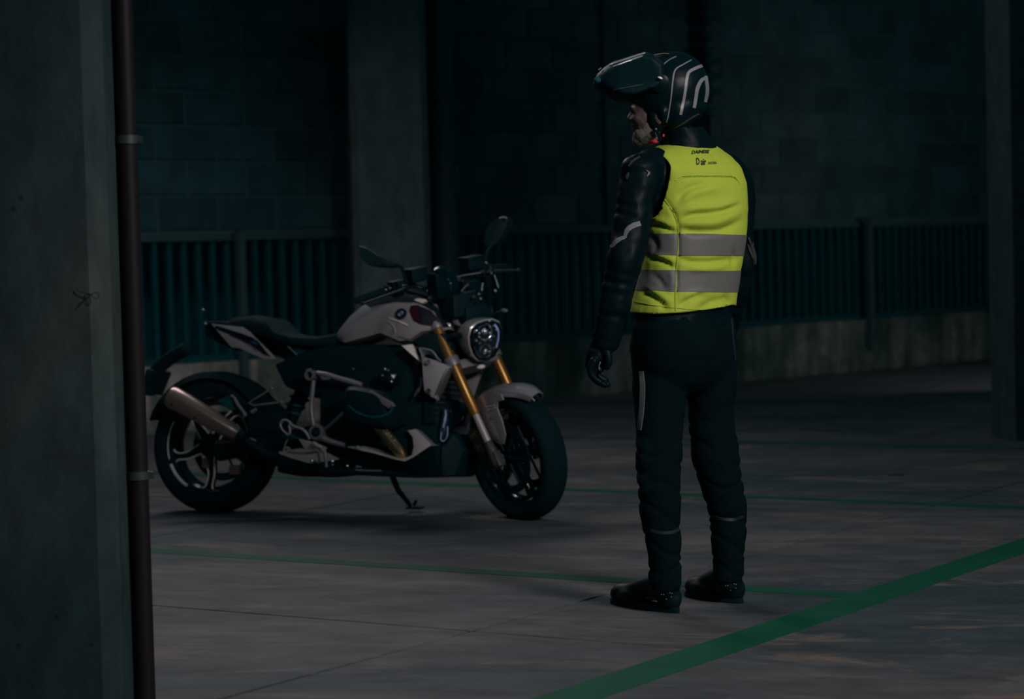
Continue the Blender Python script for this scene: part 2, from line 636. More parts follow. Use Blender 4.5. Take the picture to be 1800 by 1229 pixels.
def drape_ribbon(pts, width, cast, off=0.0015, thick=0.0012, sub=6, cross=3):
    """strip laid on a surface; pts in the 2D frame of cast(), width scalar or list"""
    P = smooth2(pts, sub)
    n = len(P)
    ws = width if isinstance(width, (list, tuple)) else [width] * len(pts)
    mb = MB()
    rows = []
    for i, p in enumerate(P):
        a = P[max(0, i - 1)]
        b = P[min(n - 1, i + 1)]
        tx, ty = b[0] - a[0], b[1] - a[1]
        L = math.hypot(tx, ty) or 1
        nx, ny = -ty / L, tx / L
        k = i / (n - 1) * (len(ws) - 1)
        k0 = min(int(k), len(ws) - 2) if len(ws) > 1 else 0
        w = ws[k0] + (ws[k0 + 1] - ws[k0]) * (k - k0) if len(ws) > 1 else ws[0]
        row = []
        for c in range(cross + 1):
            t = (c / cross - 0.5) * w
            h = cast(p[0] + nx * t, p[1] + ny * t)
            if h:
                row.append((h[0] + h[1] * off, h[1]))
        if len(row) == cross + 1:
            rows.append(row)
    if len(rows) < 2:
        return mb
    rings = []
    for row in rows:
        rings.append([q[0] + q[1] * thick for q in row] + [q[0] - q[1] * (off + thick) for q in reversed(row)])
    mb.rings(rings)
    return mb


def drape_poly(poly, cast, off=0.0015, grid=0.012, thick=0.0):
    """flat figure cut into a fine grid and laid on a surface"""
    bm = bmesh.new()
    loops = poly if isinstance(poly[0][0], (list, tuple)) else [poly]
    for lp in loops:
        bm.faces.new([bm.verts.new((p[0], p[1], 0)) for p in lp])
    return drape_bm(bm, cast, off, grid)


def drape_bm(bm, cast, off, grid):
    xs = [v.co.x for v in bm.verts]
    ys = [v.co.y for v in bm.verts]
    for lo, hi, nrm in ((min(xs), max(xs), Vector((1, 0, 0))), (min(ys), max(ys), Vector((0, 1, 0)))):
        q = lo + grid
        while q < hi:
            bmesh.ops.bisect_plane(bm, geom=bm.verts[:] + bm.edges[:] + bm.faces[:], plane_co=nrm * q, plane_no=nrm)
            q += grid
    mb = MB()
    ok = []
    vs = []
    for v in bm.verts:
        h = cast(v.co.x, v.co.y)
        ok.append(bool(h))
        vs.append(h[0] + h[1] * off if h else Vector((0, 0, 0)))
    bm.verts.index_update()
    fs = [tuple(v.index for v in f.verts) for f in bm.faces if all(ok[v.index] for v in f.verts)]
    used = sorted({i for f in fs for i in f})
    mp = {i: k for k, i in enumerate(used)}
    mb.add([vs[i] for i in used], [tuple(mp[i] for i in f) for f in fs])
    bm.free()
    return mb


def text_bm(txt, w, h, shear=0.0, spacing=1.0, bold=0.0):
    """letters as a bmesh normalised to a w x h box with its lower left corner at 0,0"""
    cu = bpy.data.curves.new('t', 'FONT')
    cu.body = txt
    cu.shear = shear
    cu.space_character = spacing
    cu.offset = bold
    cu.resolution_u = 3
    o = bpy.data.objects.new('t', cu)
    C.objects.link(o)
    dg = bpy.context.evaluated_depsgraph_get()
    dg.update()
    me = bpy.data.meshes.new_from_object(o.evaluated_get(dg))
    bpy.data.objects.remove(o)
    bm = bmesh.new()
    bm.from_mesh(me)
    xs = [v.co.x for v in bm.verts]
    ys = [v.co.y for v in bm.verts]
    for v in bm.verts:
        v.co.x = (v.co.x - min(xs)) / (max(xs) - min(xs)) * w
        v.co.y = (v.co.y - min(ys)) / (max(ys) - min(ys)) * h
        v.co.z = 0
    return bm


# ------------------------------------------------------------------ the setting
UD = Vector((math.cos(R(-33)), math.sin(R(-33)), 0))
VD = Vector((math.cos(R(57)), math.sin(R(57)), 0))
Z = Vector((0, 0, 1))


def uv(u, v, z=0.0):
    return UD * u + VD * v + Z * z


mb = MB()
mb.rings([[uv(-26, -2, -0.2), uv(8, -2, -0.2), uv(8, 27, -0.2), uv(-26, 27, -0.2)], [uv(-26, -2, -0.012), uv(8, -2, -0.012), uv(8, 27, -0.012), uv(-26, 27, -0.012)]])
floor = part('floor', mb, M['joint'], smooth=False)
tag(floor, kind='structure')
mb = MB()
hw = 1.3 - 0.006
b = 0.004
lo = [uv(-hw, -hw, -0.012), uv(hw, -hw, -0.012), uv(hw, hw, -0.012), uv(-hw, hw, -0.012)]
md = [uv(-hw, -hw, -b), uv(hw, -hw, -b), uv(hw, hw, -b), uv(-hw, hw, -b)]
h2 = hw - b
hi = [uv(-h2, -h2, 0), uv(h2, -h2, 0), uv(h2, h2, 0), uv(-h2, h2, 0)]
mb.mi = 1
mb.rings([lo, md], caps=False)
mb.mi = 0
mb.rings([md, hi])
slab0 = part('slab', mb, [M['floor'], M['joint']], floor, smooth=False)
first = True
for i in range(-9, 5):
    for j in range(-3, 8):
        p = uv(-4.045 + 2.6 * (i + 0.5), 5.955 + 2.6 * (j + 0.5))
        if p.y < -1 or p.y > 25 or abs(p.x) > 2.5 + 0.36 * max(p.y, 6):
            continue
        o = slab0 if first else slab0.copy()
        if not first:
            C.objects.link(o)
        first = False
        o.location = p


def line(name, u0, u1, v0, v1):
    mb = MB()
    mb.rings([[uv(u0, v0, 0.0), uv(u1, v0, 0.0), uv(u1, v1, 0.0), uv(u0, v1, 0.0)], [uv(u0, v0, 0.0014), uv(u1, v0, 0.0014), uv(u1, v1, 0.0014), uv(u0, v1, 0.0014)]])
    return part(name, mb, M['paint'], floor, smooth=False)


line('painted_line', -3.29, -3.13, -1, 20)['label'] = 'broad green painted line'
for v in (4.47, 7.07, 9.62, 12.27):
    line('painted_line', -12.5, -3.29, v - 0.05, v + 0.05)['label'] = 'narrow green painted line'
mb = MB()
mb.ball((1.88, 11.58, 0.0), (0.045, 0.03, 0.012), 12)
part('drain_plug', mb, M['joint'], floor)

# the back wall: plinth, barred opening, block wall above
WO = Vector((-2.44, 15.29, 0))
WD = Vector((0.7145, 0.6997, 0))
WN = Vector((0.6997, -0.7145, 0))


def wp(s, n, z):
    return WO + WD * s + WN * n + Z * z


def wbox(mb, s0, s1, n0, n1, z0, z1):
    return mb.rings([[wp(s0, n0, z0), wp(s1, n0, z0), wp(s1, n1, z0), wp(s0, n1, z0)], [wp(s0, n0, z1), wp(s1, n0, z1), wp(s1, n1, z1), wp(s0, n1, z1)]])


S0, S1 = -2.2, 11.4
mb = wbox(MB(), S0, S1, -0.30, 0.0, 0, 0.455)
wall = part('wall_back', mb, M['plinth'], smooth=False, bevel=0.01)
tag(wall, kind='structure')
mb = wbox(MB(), S0, S1, -0.36, -0.14, 1.30, 3.95)
part('mortar_bed', mb, M['mortar'], wall, smooth=False)
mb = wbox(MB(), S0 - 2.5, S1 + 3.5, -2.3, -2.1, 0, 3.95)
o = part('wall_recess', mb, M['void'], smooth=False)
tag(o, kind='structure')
mb = wbox(MB(), S1, S1 + 0.25, -2.3, 7.5, 0, 3.95)
o = part('wall_right', mb, M['block'], smooth=False)
tag(o, kind='structure')
q0_ = wp(S0 - 0.25, 0, 0)
mb = MB()
mb.rings([[Vector((q0_.x - 0.4, 4.0, z_)), Vector((q0_.x - 0.15, 4.0, z_)), Vector((q0_.x - 0.15, q0_.y + 1.2, z_)), Vector((q0_.x - 0.4, q0_.y + 1.2, z_))] for z_ in (0, 3.95)])
o = part('wall_left', mb, M['block'], smooth=False)
tag(o, kind='structure')
bw, bh, g = 0.50, 0.235, 0.014
mb = MB()
c0 = [Vector((x, 0, z)) for x, z in ((g / 2, g / 2), (bw - g / 2, g / 2), (bw - g / 2, bh - g / 2), (g / 2, bh - g / 2))]
fr = [wp(0, 0, 0) - WO + WD * p.x + Z * p.z for p in c0]
e = 0.008
inn = [WD * x + Z * z + WN * 0.012 for x, z in ((g / 2 + e, g / 2 + e), (bw - g / 2 - e, g / 2 + e), (bw - g / 2 - e, bh - g / 2 - e), (g / 2 + e, bh - g / 2 - e))]
mb.rings([[p - WN * 0.02 for p in fr], fr, inn])
blk = part('block', mb, M['block'], wall, smooth=False)
first = True
rows = 10
for r in range(rows):
    s = S0 + (0.25 if r % 2 else 0.0)
    while s + bw <= S1 + 0.01:
        o = blk if first else blk.copy()
        if not first:
            C.objects.link(o)
        first = False
        o.location = wp(s, -0.14 + random.uniform(-0.003, 0.003), 1.335 + r * bh)
        s += bw
# barred fence standing in the opening
fence = empty('fence', wp(4.5, 0.03, 0.455), label='dark steel bar fence standing on the low stained concrete wall', cat='fence')
FO = wp(4.5, 0.03, 0.455)


def fpart(name, mb, mat, bevel=0.0):
    o = part(name, mb, mat, fence, smooth=False, bevel=bevel, xf=lambda p: p - FO)
    return o


fpart('top_rail', wbox(MB(), S0, S1, -0.14, -0.08, 1.27, 1.32), M['post'])
fpart('bottom_rail', wbox(MB(), S0, S1, -0.14, -0.09, 0.458, 0.50), M['bar'])
bar0 = fpart('bar', wbox(MB(), S0 + 0.02, S0 + 0.055, -0.13, -0.095, 0.50, 1.27), M['bar'])
k = 1
s = S0 + 0.14
while s < S1 - 0.05:
    o = bar0.copy()
    C.objects.link(o)
    o.location = WD * (s - S0 - 0.02)
    s += 0.12
for s in (0.85, 3.15, 5.5, 7.82, 10.15):
    q = empty('fence_post', wp(s, 0.05, 0.2), label='galvanised square post bolted on the front of the low concrete wall', cat='post', group='posts along the low wall')
    p0 = wp(s, 0.05, 0.2)
    part('post_tube', wbox(MB(), s - 0.027, s + 0.027, 0.004, 0.054, 0.2, 1.34), M['post'], q, smooth=False, xf=lambda p: p - p0)
    part('post_cap', wbox(MB(), s - 0.031, s + 0.031, 0.0, 0.058, 1.34, 1.348), M['clamp'], q, smooth=False, xf=lambda p: p - p0)
    part('foot_plate', wbox(MB(), s - 0.05, s + 0.05, 0.001, 0.01, 0.21, 0.34), M['clamp'], q, smooth=False, xf=lambda p: p - p0)
lab = {0.85: 'slim post behind the motorcycle seat, left of the far pillar', 3.15: 'slim post behind the motorcycle handlebar, right of the drain pipe',
       5.5: 'slim post behind the standing rider', 7.82: 'slim lit post in the middle of the fence right of the rider', 10.15: 'slim post at the far right end of the fence beside the right pillar'}
for s, o in zip((0.85, 3.15, 5.5, 7.82, 10.15), [x for x in C.objects if x.name.startswith('fence_post')]):
    o['label'] = 'grey ' + lab[s]


def pillar(name, x0, y0, w, d, ch, h, mat, ang, label):
    """square concrete column, chamfered corners, front-left corner of its front face at x0,y0"""
    rt = Matrix.Rotation(ang, 3, 'Z')
    def P(x, y, z):
        return Vector((x0, y0, 0)) + rt @ Vector((x, y, 0)) + Z * z
    out = [(ch, 0), (w - ch, 0), (w, ch), (w, d - ch), (w - ch, d), (ch, d), (0, d - ch), (0, ch)]
    mb = MB()
    mb.rings([[P(x, y, 0) for x, y in out], [P(x, y, h) for x, y in out]])
    o = part(name, mb, mat, smooth=False)
    return tag(o, label, 'pillar')


# near pillar (left edge of the picture)
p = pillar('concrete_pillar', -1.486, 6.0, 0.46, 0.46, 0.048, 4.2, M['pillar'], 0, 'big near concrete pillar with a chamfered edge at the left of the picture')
mb = MB()
mb.tube([(-1.0801, 5.9950, 1.0868), (-1.0654, 5.9850, 1.0822), (-1.0547, 5.9800, 1.0734), (-1.0458, 5.9800, 1.0804), (-1.0507, 5.9850, 1.0891), (-1.0638, 5.9850, 1.0865), (-1.0871, 5.9900, 1.0682), (-1.1011, 5.9930, 1.0540)], 0.0013, 6, 4)
mb.tube([(-1.0639, 5.9850, 1.0851), (-1.0964, 5.9900, 1.0931), (-1.1053, 5.9930, 1.1005)], 0.0012, 6, 3)
o = part('tie_wire', mb, M['joint'], p)
# far pillar in front of the wall
rt = R(8)
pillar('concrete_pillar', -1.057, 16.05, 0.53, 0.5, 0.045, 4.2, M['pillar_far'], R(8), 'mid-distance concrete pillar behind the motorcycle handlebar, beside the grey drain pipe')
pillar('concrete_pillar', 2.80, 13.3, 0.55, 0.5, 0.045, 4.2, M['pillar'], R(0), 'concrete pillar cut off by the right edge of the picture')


def pipe(name, x, y, r, h, mat, label, joints, clamps, wallv):
    q = empty(name, (x, y, 0), label=label, cat='pipe')
    mb = MB()
    mb.lathe([(0, r), (h, r)], (0, 0, 0), Z, 28)
    part('pipe_tube', mb, mat, q)
    for z, hh, rr in joints:
        mb = MB()
        mb.lathe([(z, r + 0.001), (z + 0.004, rr), (z + hh - 0.004, rr), (z + hh, r + 0.001)], (0, 0, 0), Z, 28, caps=False)
        part('pipe_sleeve', mb, mat, q)
    for z in clamps:
        mb = MB()
        mb.lathe([(z, r + 0.0005), (z, r + 0.004), (z + 0.022, r + 0.004), (z + 0.022, r + 0.0005)], (0, 0, 0), Z, 28, caps=False)
        mb.tube([(0, 0, z + 0.011), Vector(wallv) + Z * (z + 0.011)], 0.006, 8)
        mb.box((r + 0.008, -0.006, z + 0.011), (0.014, 0.012, 0.018))
        part('pipe_clamp', mb, M['clamp'], q)
    return q


pipe('drain_pipe', -0.997, 6.2, 0.027, 4.2, M['pipe'], 'thin brown steel pipe clamped beside the near left pillar', [(3.6, 0.06, 0.029)], (0.59, 1.475), (-0.045, 0.0, 0))
q = pipe('drain_pipe', -0.455, 16.8, 0.092, 4.2, M['pipe_grey'], 'wide grey drain pipe between the far pillar and the barred fence', [(0.0, 1.42, 0.099)], (2.22, 0.7), (0, 0.45, 0))

# ribbed riser and conduit on the wall behind the rider
q0 = wp(5.76, 0.12, 2.02)
q = empty('cable_riser', q0, label='dark ribbed cable riser with a small box on the block wall behind the helmet', cat='duct')
mb = MB()
wbox(mb, 5.70, 5.84, -0.12, 0.05, 2.02, 2.20)
part('junction_box', mb, M['post'], q, smooth=False, bevel=0.008, xf=lambda p: p - q0)
mb = MB()
mb.tube([wp(5.76, -0.04, 2.2) - q0, wp(5.76, -0.04, 3.7) - q0], 0.05, 12)
part('riser_tube', mb, M['bar'], q)
z = 2.26
while z < 3.65:
    mb = MB()
    wbox(mb, 5.66, 5.86, -0.12, 0.06, z, z + 0.045)
    part('clip', mb, M['bar'] if int(z * 100) % 3 else M['post'], q, smooth=False, bevel=0.006, xf=lambda p: p - q0)
    z += 0.125
q1 = wp(4.62, 0.0, 1.33)
mb = MB()
mb.tube([wp(4.62, -0.11, 1.33) - q1, wp(4.62, -0.11, 3.7) - q1], 0.022, 10)
o = part('conduit', mb, M['post'])
o.location = q1
tag(o, 'slim vertical grey conduit on the block wall behind the rider face', 'conduit')

# ================================================================== motorcycle
OFF = Vector((0, 0, 0))
LEAN = R(7)
bike = empty('motorcycle', (-1.3766, 10.7121, 0.0), label='grey and black naked motorcycle with golden fork leaning on its side stand', cat='motorcycle')
HD = R(-23.91)
bike.matrix_world = Matrix.Translation((-1.3766, 10.7121, 0.0)) @ Matrix.Rotation(HD, 4, 'Z') @ Matrix.Rotation(-LEAN, 4, 'X')
X, Y = Vector((1, 0, 0)), Vector((0, 1, 0))


def bp(name, mb, mat, parent=None, **kw):
    return part(name, mb, mat, parent or bike, **kw)


# steering frame
SA = Vector((1.48841, 0, 0.26910))
SU = Vector((-0.46329604, 0, 0.88620358))
SR = Matrix.Rotation(R(-32), 3, SU)


def st(p):
    return SA + SR @ (Vector(p) - SA)


FW = Vector((1.515, 0, 0.283))       # front wheel centre before steering
RW = Vector((-0.005, 0, 0.305))


def tyre_prof(ro, w, depth):
    pr = []
    for k in range(13):
        q = math.pi * k / 12
        pr.append((ro - (w / 2) * 0.62 * (1 - math.sin(q)) ** 1.15, -w / 2 * math.cos(q)))
    pr += [(ro - depth * 0.8, w * 0.46), (ro - depth, w * 0.38), (ro - depth, -w * 0.38), (ro - depth * 0.8, -w * 0.46)]
    return pr


def wheel(name, c, ro, w, rim_r, nsp, phase, xf, hubr, bright, discs):
    mb = MB()
    mb.torus(c, Y, [(rim_r + 0.012, -w * 0.40), (rim_r + 0.002, -w * 0.40), (rim_r - 0.012, -w * 0.30), (rim_r - 0.028, -w * 0.12), (rim_r - 0.028, w * 0.12), (rim_r - 0.012, w * 0.30), (rim_r + 0.002, w * 0.40), (rim_r + 0.012, w * 0.40)], 56)
    wo = bp(name, mb, M['blackgloss'], xf=xf)
    mb = MB()
    mb.torus(c, Y, tyre_prof(ro, w, ro - rim_r), 72)
    t = bp('tyre', mb, M['rubber'], wo, xf=xf)
    mb = MB()
    mb.lathe([(-w * 0.33, hubr * 0.6), (-w * 0.33, hubr), (-w * 0.1, hubr * 0.8), (w * 0.1, hubr * 0.8), (w * 0.33, hubr), (w * 0.33, hubr * 0.6)], c, Y, 24)
    mb.lathe([(-w * 0.42, 0.012), (w * 0.42, 0.012)], c, Y, 12)
    bp('hub', mb, M['black'], wo, xf=xf)
    for i in range(nsp):
        a = phase + 2 * math.pi * i / nsp
        d = Vector((math.cos(a), 0, math.sin(a)))
        n = Vector((-math.sin(a), 0, math.cos(a)))
        mb = MB()
        prof = [(hubr * 0.7, 0.0, 0.026), (hubr + 0.03, 0.006, 0.022), (rim_r * 0.62, 0.012, 0.017), (rim_r * 0.85, 0.002, 0.018), (rim_r - 0.014, -0.008, 0.034)]
        rings = []
        yy = -w * 0.32
        for rr, sh, hw_ in prof:
            cc = c + d * rr + n * sh
            y0 = yy * (1 - 0.25 * rr / rim_r)
            rings.append([cc + n * hw_ + Y * (y0 + 0.008), cc + n * hw_ * 0.75 + Y * y0, cc - n * hw_ * 0.75 + Y * y0, cc - n * hw_ + Y * (y0 + 0.008), cc - n * hw_ * 0.8 + Y * (y0 + 0.032), cc + n * hw_ * 0.8 + Y * (y0 + 0.032)])
        mb.rings(rings)
        sp = bp('spoke', mb, M['blackgloss'], wo, xf=xf)
        if bright:
            mb.mi = 0
            for sg in (1, -1):
                e = MB()
                pts = [c + d * rr + n * (sh + sg * hw_ * 0.92) + Y * (yy * (1 - 0.25 * rr / rim_r) + 0.001) for rr, sh, hw_ in prof]
                e.tube(pts, 0.0046, 6, 3)
                me2 = e
                mb2 = me2
                sp2 = part_into(sp, mb2, bright, xf)
    for sy in discs:
        mb = MB()
        dr = rim_r * 0.74
        mb.torus(c, Y, [(dr, sy - 0.0025), (dr, sy + 0.0025), (dr * 0.78, sy + 0.0025), (dr * 0.78, sy - 0.0025)], 48)
        for i in range(6):
            a = i * math.pi / 3
            d = Vector((math.cos(a), 0, math.sin(a)))
            mb.tube([c + d * hubr * 0.7 + Y * sy, c + d * dr * 0.8 + Y * sy], 0.006, 6)
        bp('brake_disc', mb, M['aludark'] if bright else M['black'], wo, xf=xf)
    return wo


def part_into(o, mb, mat, xf=None):
    """add another shape with its own material to an existing mesh object"""
    me = o.data
    me.materials.append(mat) if mat.name not in [m.name for m in me.materials] else None
    mi = [m.name for m in me.materials].index(mat.name)
    bm = bmesh.new()
    bm.from_mesh(me)
    vs = [bm.verts.new((xf(Vector(p)) if xf else Vector(p)) - OFF) for p in mb.v]
    fs = []
    for f in mb.f:
        try:
            q = bm.faces.new([vs[i] for i in f])
            q.material_index = mi
            q.smooth = True
            fs.append(q)
        except ValueError:
            pass
    bmesh.ops.recalc_face_normals(bm, faces=fs)
    bm.to_mesh(me)
    bm.free()
    return o


rw = wheel('rear_wheel', RW, 0.308, 0.175, 0.215, 5, R(196), None, 0.055, M['machined'], (0.062,))
mb = MB()
mb.tube([RW + Vector((math.cos(R(a)) * 0.213, -0.073, math.sin(R(a)) * 0.213)) for a in range(205, 242, 6)], 0.0075, 6)
mb.tube([RW + Vector((math.cos(R(a)) * 0.213, -0.073, math.sin(R(a)) * 0.213)) for a in range(150, 200, 6)], 0.0028, 6)
bp('rim_highlight', mb, M['machined'], rw)  # bright partial arcs put in as highlights on the rim
fw = wheel('front_wheel', FW, 0.288, 0.125, 0.212, 5, R(80), st, 0.045, None, (-0.058, 0.058))

# fork legs
for sy, lb in ((-1, 'right'), (1, 'left')):
    y = 0.113 * sy
    foot = FW + Vector((-0.006, y, 0.0))
    mb = MB()
    mb.lathe([(0.22, 0.021), (0.225, 0.0245), (0.47, 0.0245), (0.50, 0.026), (0.72, 0.026), (0.725, 0.020)], foot, SU, 20)
    leg = bp('fork_leg', mb, M['gold'], xf=st, label='golden upside-down fork leg')
    mb = MB()
    mb.lathe([(0.02, 0.014), (0.06, 0.0165), (0.22, 0.0165)], foot, SU, 16)
    bp('stanchion', mb, M['alu'], leg, xf=st)
    mb = MB()
    mb.lathe([(-0.025, 0.018), (-0.02, 0.026), (0.05, 0.024), (0.09, 0.018)], foot, SU, 16)
    mb.box(foot + Vector((0.0, 0.0, 0.0)), (0.07, 0.035, 0.06), (SU, Y, SU.cross(Y)))
    mb.box(foot + SU * 0.10 - X * 0.03, (0.09, 0.02, 0.03), (SU, Y, SU.cross(Y)))
    bp('axle_clamp', mb, M['aludark'], leg, xf=st, bevel=0.004)
    # brake caliper
    mb = MB()
    cc = foot + SU * 0.12 - SU.cross(Y) * 0.0 + Vector((-0.085, -0.03 * sy, -0.035))
    mb.box(cc, (0.12, 0.045, 0.06), (SU, Y, SU.cross(Y)))
    for k in (-0.03, 0.03):
        mb.lathe([(0, 0.018), (0.012, 0.018)], cc + SU * k + Y * sy * 0.022, Y * sy, 14)
    bp('brake_caliper', mb, M['bronze'], xf=st, bevel=0.006)
# triple clamps
top = FW + SU * 0.66
mb = MB()
for sy in (-1, 1):
    mb.lathe([(-0.018, 0.036), (0.018, 0.036)], FW + Vector((-0.006, 0.113 * sy, 0)) + SU * 0.655, SU, 18)
mb.prism([top + Vector((0.03, -0.11, 0)), top + Vector((0.02, 0, 0)), top + Vector((0.03, 0.11, 0)), top + Vector((-0.07, 0.10, -0.03)), top + Vector((-0.10, 0, -0.045)), top + Vector((-0.07, -0.10, -0.03))], SU * -0.028)
bp('triple_clamp', mb, M['frame'], xf=st, bevel=0.004)
mb = MB()
low = FW + SU * 0.475
for sy in (-1, 1):
    mb.lathe([(-0.022, 0.035), (0.022, 0.035)], FW + Vector((-0.006, 0.113 * sy, 0)) + SU * 0.475, SU, 18)
mb.prism([low + Vector((0.03, -0.10, 0.01)), low + Vector((0.03, 0.10, 0.01)), low + Vector((-0.08, 0.09, -0.04)), low + Vector((-0.08, -0.09, -0.04))], SU * -0.04)
bp('triple_clamp', mb, M['frame'], xf=st, bevel=0.004)

# front mudguard: arched shell with long side cheeks
def arc(a, r, y, c=FW):
    return c + Vector((math.cos(R(a)) * r, y, math.sin(R(a)) * r))


mb = MB()
rings = []
for i in range(23):
    a = 54 + i * 4.5
    t = i / 22
    wdt = 0.080 * min(1, 0.42 + 2.4 * t)
    r = 0.311 - 0.006 * t + 0.034 * max(0, 1 - t / 0.42) ** 1.5
    dr = 0.035 + 0.01 * t
    o_ = [(-wdt, r - dr), (-wdt * 0.93, r - dr * 0.35), (-wdt * 0.55, r - 0.002), (0, r + 0.006), (wdt * 0.55, r - 0.002), (wdt * 0.93, r - dr * 0.35), (wdt, r - dr)]
    outer = [arc(a, rr, yy) for yy, rr in o_]
    inner = [arc(a, rr - 0.004, yy * 0.95) for yy, rr in reversed(o_)]
    rings.append(outer + inner)
mb.rings(rings)
fen = bp('front_mudguard', mb, M['grey'], xf=st)
for sy in (-1, 1):
    mb = MB()
    y = 0.080 * sy
    poly = [FW + Vector((px_, y * 1.03, pz_)) for px_, pz_ in ((0.06, 0.288), (0.0, 0.300), (-0.065, 0.290), (-0.118, 0.262), (-0.128, 0.20), (-0.100, 0.150), (-0.066, 0.090), (-0.012, 0.066), (0.029, 0.069), (0.050, 0.108), (0.041, 0.168), (0.019, 0.222), (0.026, 0.252), (0.07, 0.262))]
    mb.prism(poly, Y * sy * 0.006)
    bp('mudguard_cheek', mb, M['grey'], fen, xf=st, bevel=0.002)
    mb = MB()
    for q in (FW + Vector((-0.028, y * 1.04, 0.180)), FW + Vector((-0.005, y * 1.04, 0.090))):
        mb.lathe([(0, 0.008), (0.008 * 1.3, 0.006)], q + Y * sy * 0.004, Y * sy, 10)
    bp('bolt', mb, M['aludark'], fen, xf=st)
mb = MB()
for k in (0, 1):
    mb.tube([FW + Vector((-0.062 + 0.008 * k, -0.090, 0.226 - 0.012 * k)), FW + Vector((0.004 + 0.006 * k, -0.090, 0.236 - 0.010 * k))], 0.0016, 6)
bp('mudguard_mark', mb, M['white'], fen, xf=st)
mb = MB()
mb.tube([arc(52, 0.318, -0.02), arc(60, 0.321, -0.02), arc(70, 0.322, -0.02)], 0.0022, 6)
bp('mudguard_ridge', mb, M['white'], fen, xf=st)

# headlight
HC = Vector((1.395, 0, 0.782))
shape = [(0, 0.092), (0.045, 0.088), (0.078, 0.070), (0.090, 0.035), (0.088, -0.005), (0.073, -0.048), (0.046, -0.080), (0, -0.094)]
shape = shape + [(-y, z) for y, z in reversed(shape[1:-1])]
fax = Vector((0.985, 0, -0.17)).normalized()
zax = Vector((0.17, 0, 0.985)).normalized()


def hl(y, z, d, s=1.0):
    return HC + Y * (y * s) + zax * (z * s) + fax * d


def shp(s, d, bulge=0):
    return [hl(y, z, d, s) for y, z in shape]


mb = MB()
mb.rings([shp(0.35, -0.135), shp(0.72, -0.115), shp(0.95, -0.07), shp(1.02, -0.02), shp(1.03, 0.0), shp(0.97, 0.004), shp(0.93, -0.006)], caps=True)
head = bp('headlight', mb, M['silver'], xf=st, label='silver headlight bucket')
mb = MB()
mb.rings([shp(0.97, 0.002), shp(0.93, 0.014), shp(0.86, 0.012), shp(0.84, -0.01)], caps=False)
bp('headlight_rim', mb, M['blackgloss'], head, xf=st)
mb = MB()
mb.rings([shp(0.93, 0.006), shp(0.80, 0.020), shp(0.45, 0.029), shp(0.05, 0.031)], caps=True)
bp('headlight_glass', mb, M['lens'], head, xf=st)
# reflector chambers inside the glass
mb = MB()
mb.rings([shp(0.90, 0.0), shp(0.80, -0.03), shp(0.1, -0.05)], caps=True)
bp('reflector', mb, M['blackgloss'], head, xf=st)
for (yy, zz, rr) in ((0.0, 0.040, 0.036), (0.0, -0.047, 0.030)):
    mb = MB()
    mb.lathe([(-0.03, rr * 0.3), (-0.02, rr * 0.75), (0.0, rr), (0.002, rr * 1.08), (0.006, rr * 1.05), (0.004, rr * 0.96), (-0.012, rr * 0.7), (-0.022, rr * 0.25)], hl(yy, zz, -0.002), fax, 20)
    for a in range(0, 360, 45):
        mb.tube([hl(yy + math.cos(R(a)) * rr * 0.3, zz + math.sin(R(a)) * rr * 0.3, -0.018), hl(yy + math.cos(R(a)) * rr * 0.95, zz + math.sin(R(a)) * rr * 0.95, -0.001)], 0.0022, 5)
    bp('lamp_reflector', mb, M['chrome'], head, xf=st)
    mb = MB()
    mb.ball(hl(yy, zz, -0.002), rr * 0.42, 12)
    bp('projector', mb, M['chrome'], head, xf=st)
for sy in (-1, 1):
    mb = MB()
    mb.tube([hl(sy * y, z, 0.0) for y, z in ((0.055, 0.062), (0.074, 0.030), (0.073, -0.005), (0.060, -0.043))], 0.0042, 8, 4)
    bp('daytime_lamp', mb, pbr('daytime_lens', (0.30, 0.32, 0.48), 0.15, coat=1.0) if sy < 0 else pbr('daytime_lamp', (0.6, 0.62, 0.9), 0.1, emis=((0.5, 0.52, 1.0), 0.35)), head, xf=st)
    if sy < 0:
        M['daylamp'] = bpy.data.materials['daytime_lens']
mb = MB()
for y, z in ((-0.05, 0.01), (0.045, 0.012), (-0.03, -0.005), (0.03, -0.002), (0.0, 0.0), (-0.052, 0.05), (0.05, 0.058)):
    mb.box(hl(y, z, -0.005), (0.012, 0.014, 0.008), (fax, Y, zax))
bp('lamp_insert', mb, M['alu'], head, xf=st, bevel=0.001)
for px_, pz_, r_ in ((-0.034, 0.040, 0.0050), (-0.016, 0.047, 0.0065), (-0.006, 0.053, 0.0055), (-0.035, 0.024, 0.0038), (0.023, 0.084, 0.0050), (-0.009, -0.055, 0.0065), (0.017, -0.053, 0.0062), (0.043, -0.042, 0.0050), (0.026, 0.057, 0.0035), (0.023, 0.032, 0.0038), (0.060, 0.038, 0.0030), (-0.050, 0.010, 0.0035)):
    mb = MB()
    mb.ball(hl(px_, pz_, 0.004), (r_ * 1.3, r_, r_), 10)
    bp('headlight_glint', mb, M['white_gloss'], head, xf=st)  # white beads painted in as sparkles behind the glass
mb = MB()
for sy in (-1, 1):
    mb.tube([hl(sy * 0.08, 0.03, -0.05), hl(sy * 0.105, 0.02, -0.10), FW + Vector((-0.006, 0.10 * sy, 0)) + SU * 0.56], 0.011, 8)
bp('headlight_bracket', mb, M['black'], head, xf=st)

# indicators
def indicator(c, ax, size, xf, root, mat='amber'):
    mb = MB()
    ax = Vector(ax).normalized()
    s2 = ax.cross(Z).normalized()
    mb.ball(c, (size * 1.5, size * 0.8, size * 0.75), 12, (ax, s2, ax.cross(s2)))
    o = bp('indicator', mb, M[mat], xf=xf)
    mb = MB()
    mb.tube([root, c], 0.006, 8)
    bp('indicator_stalk', mb, M['black'], o, xf=xf)


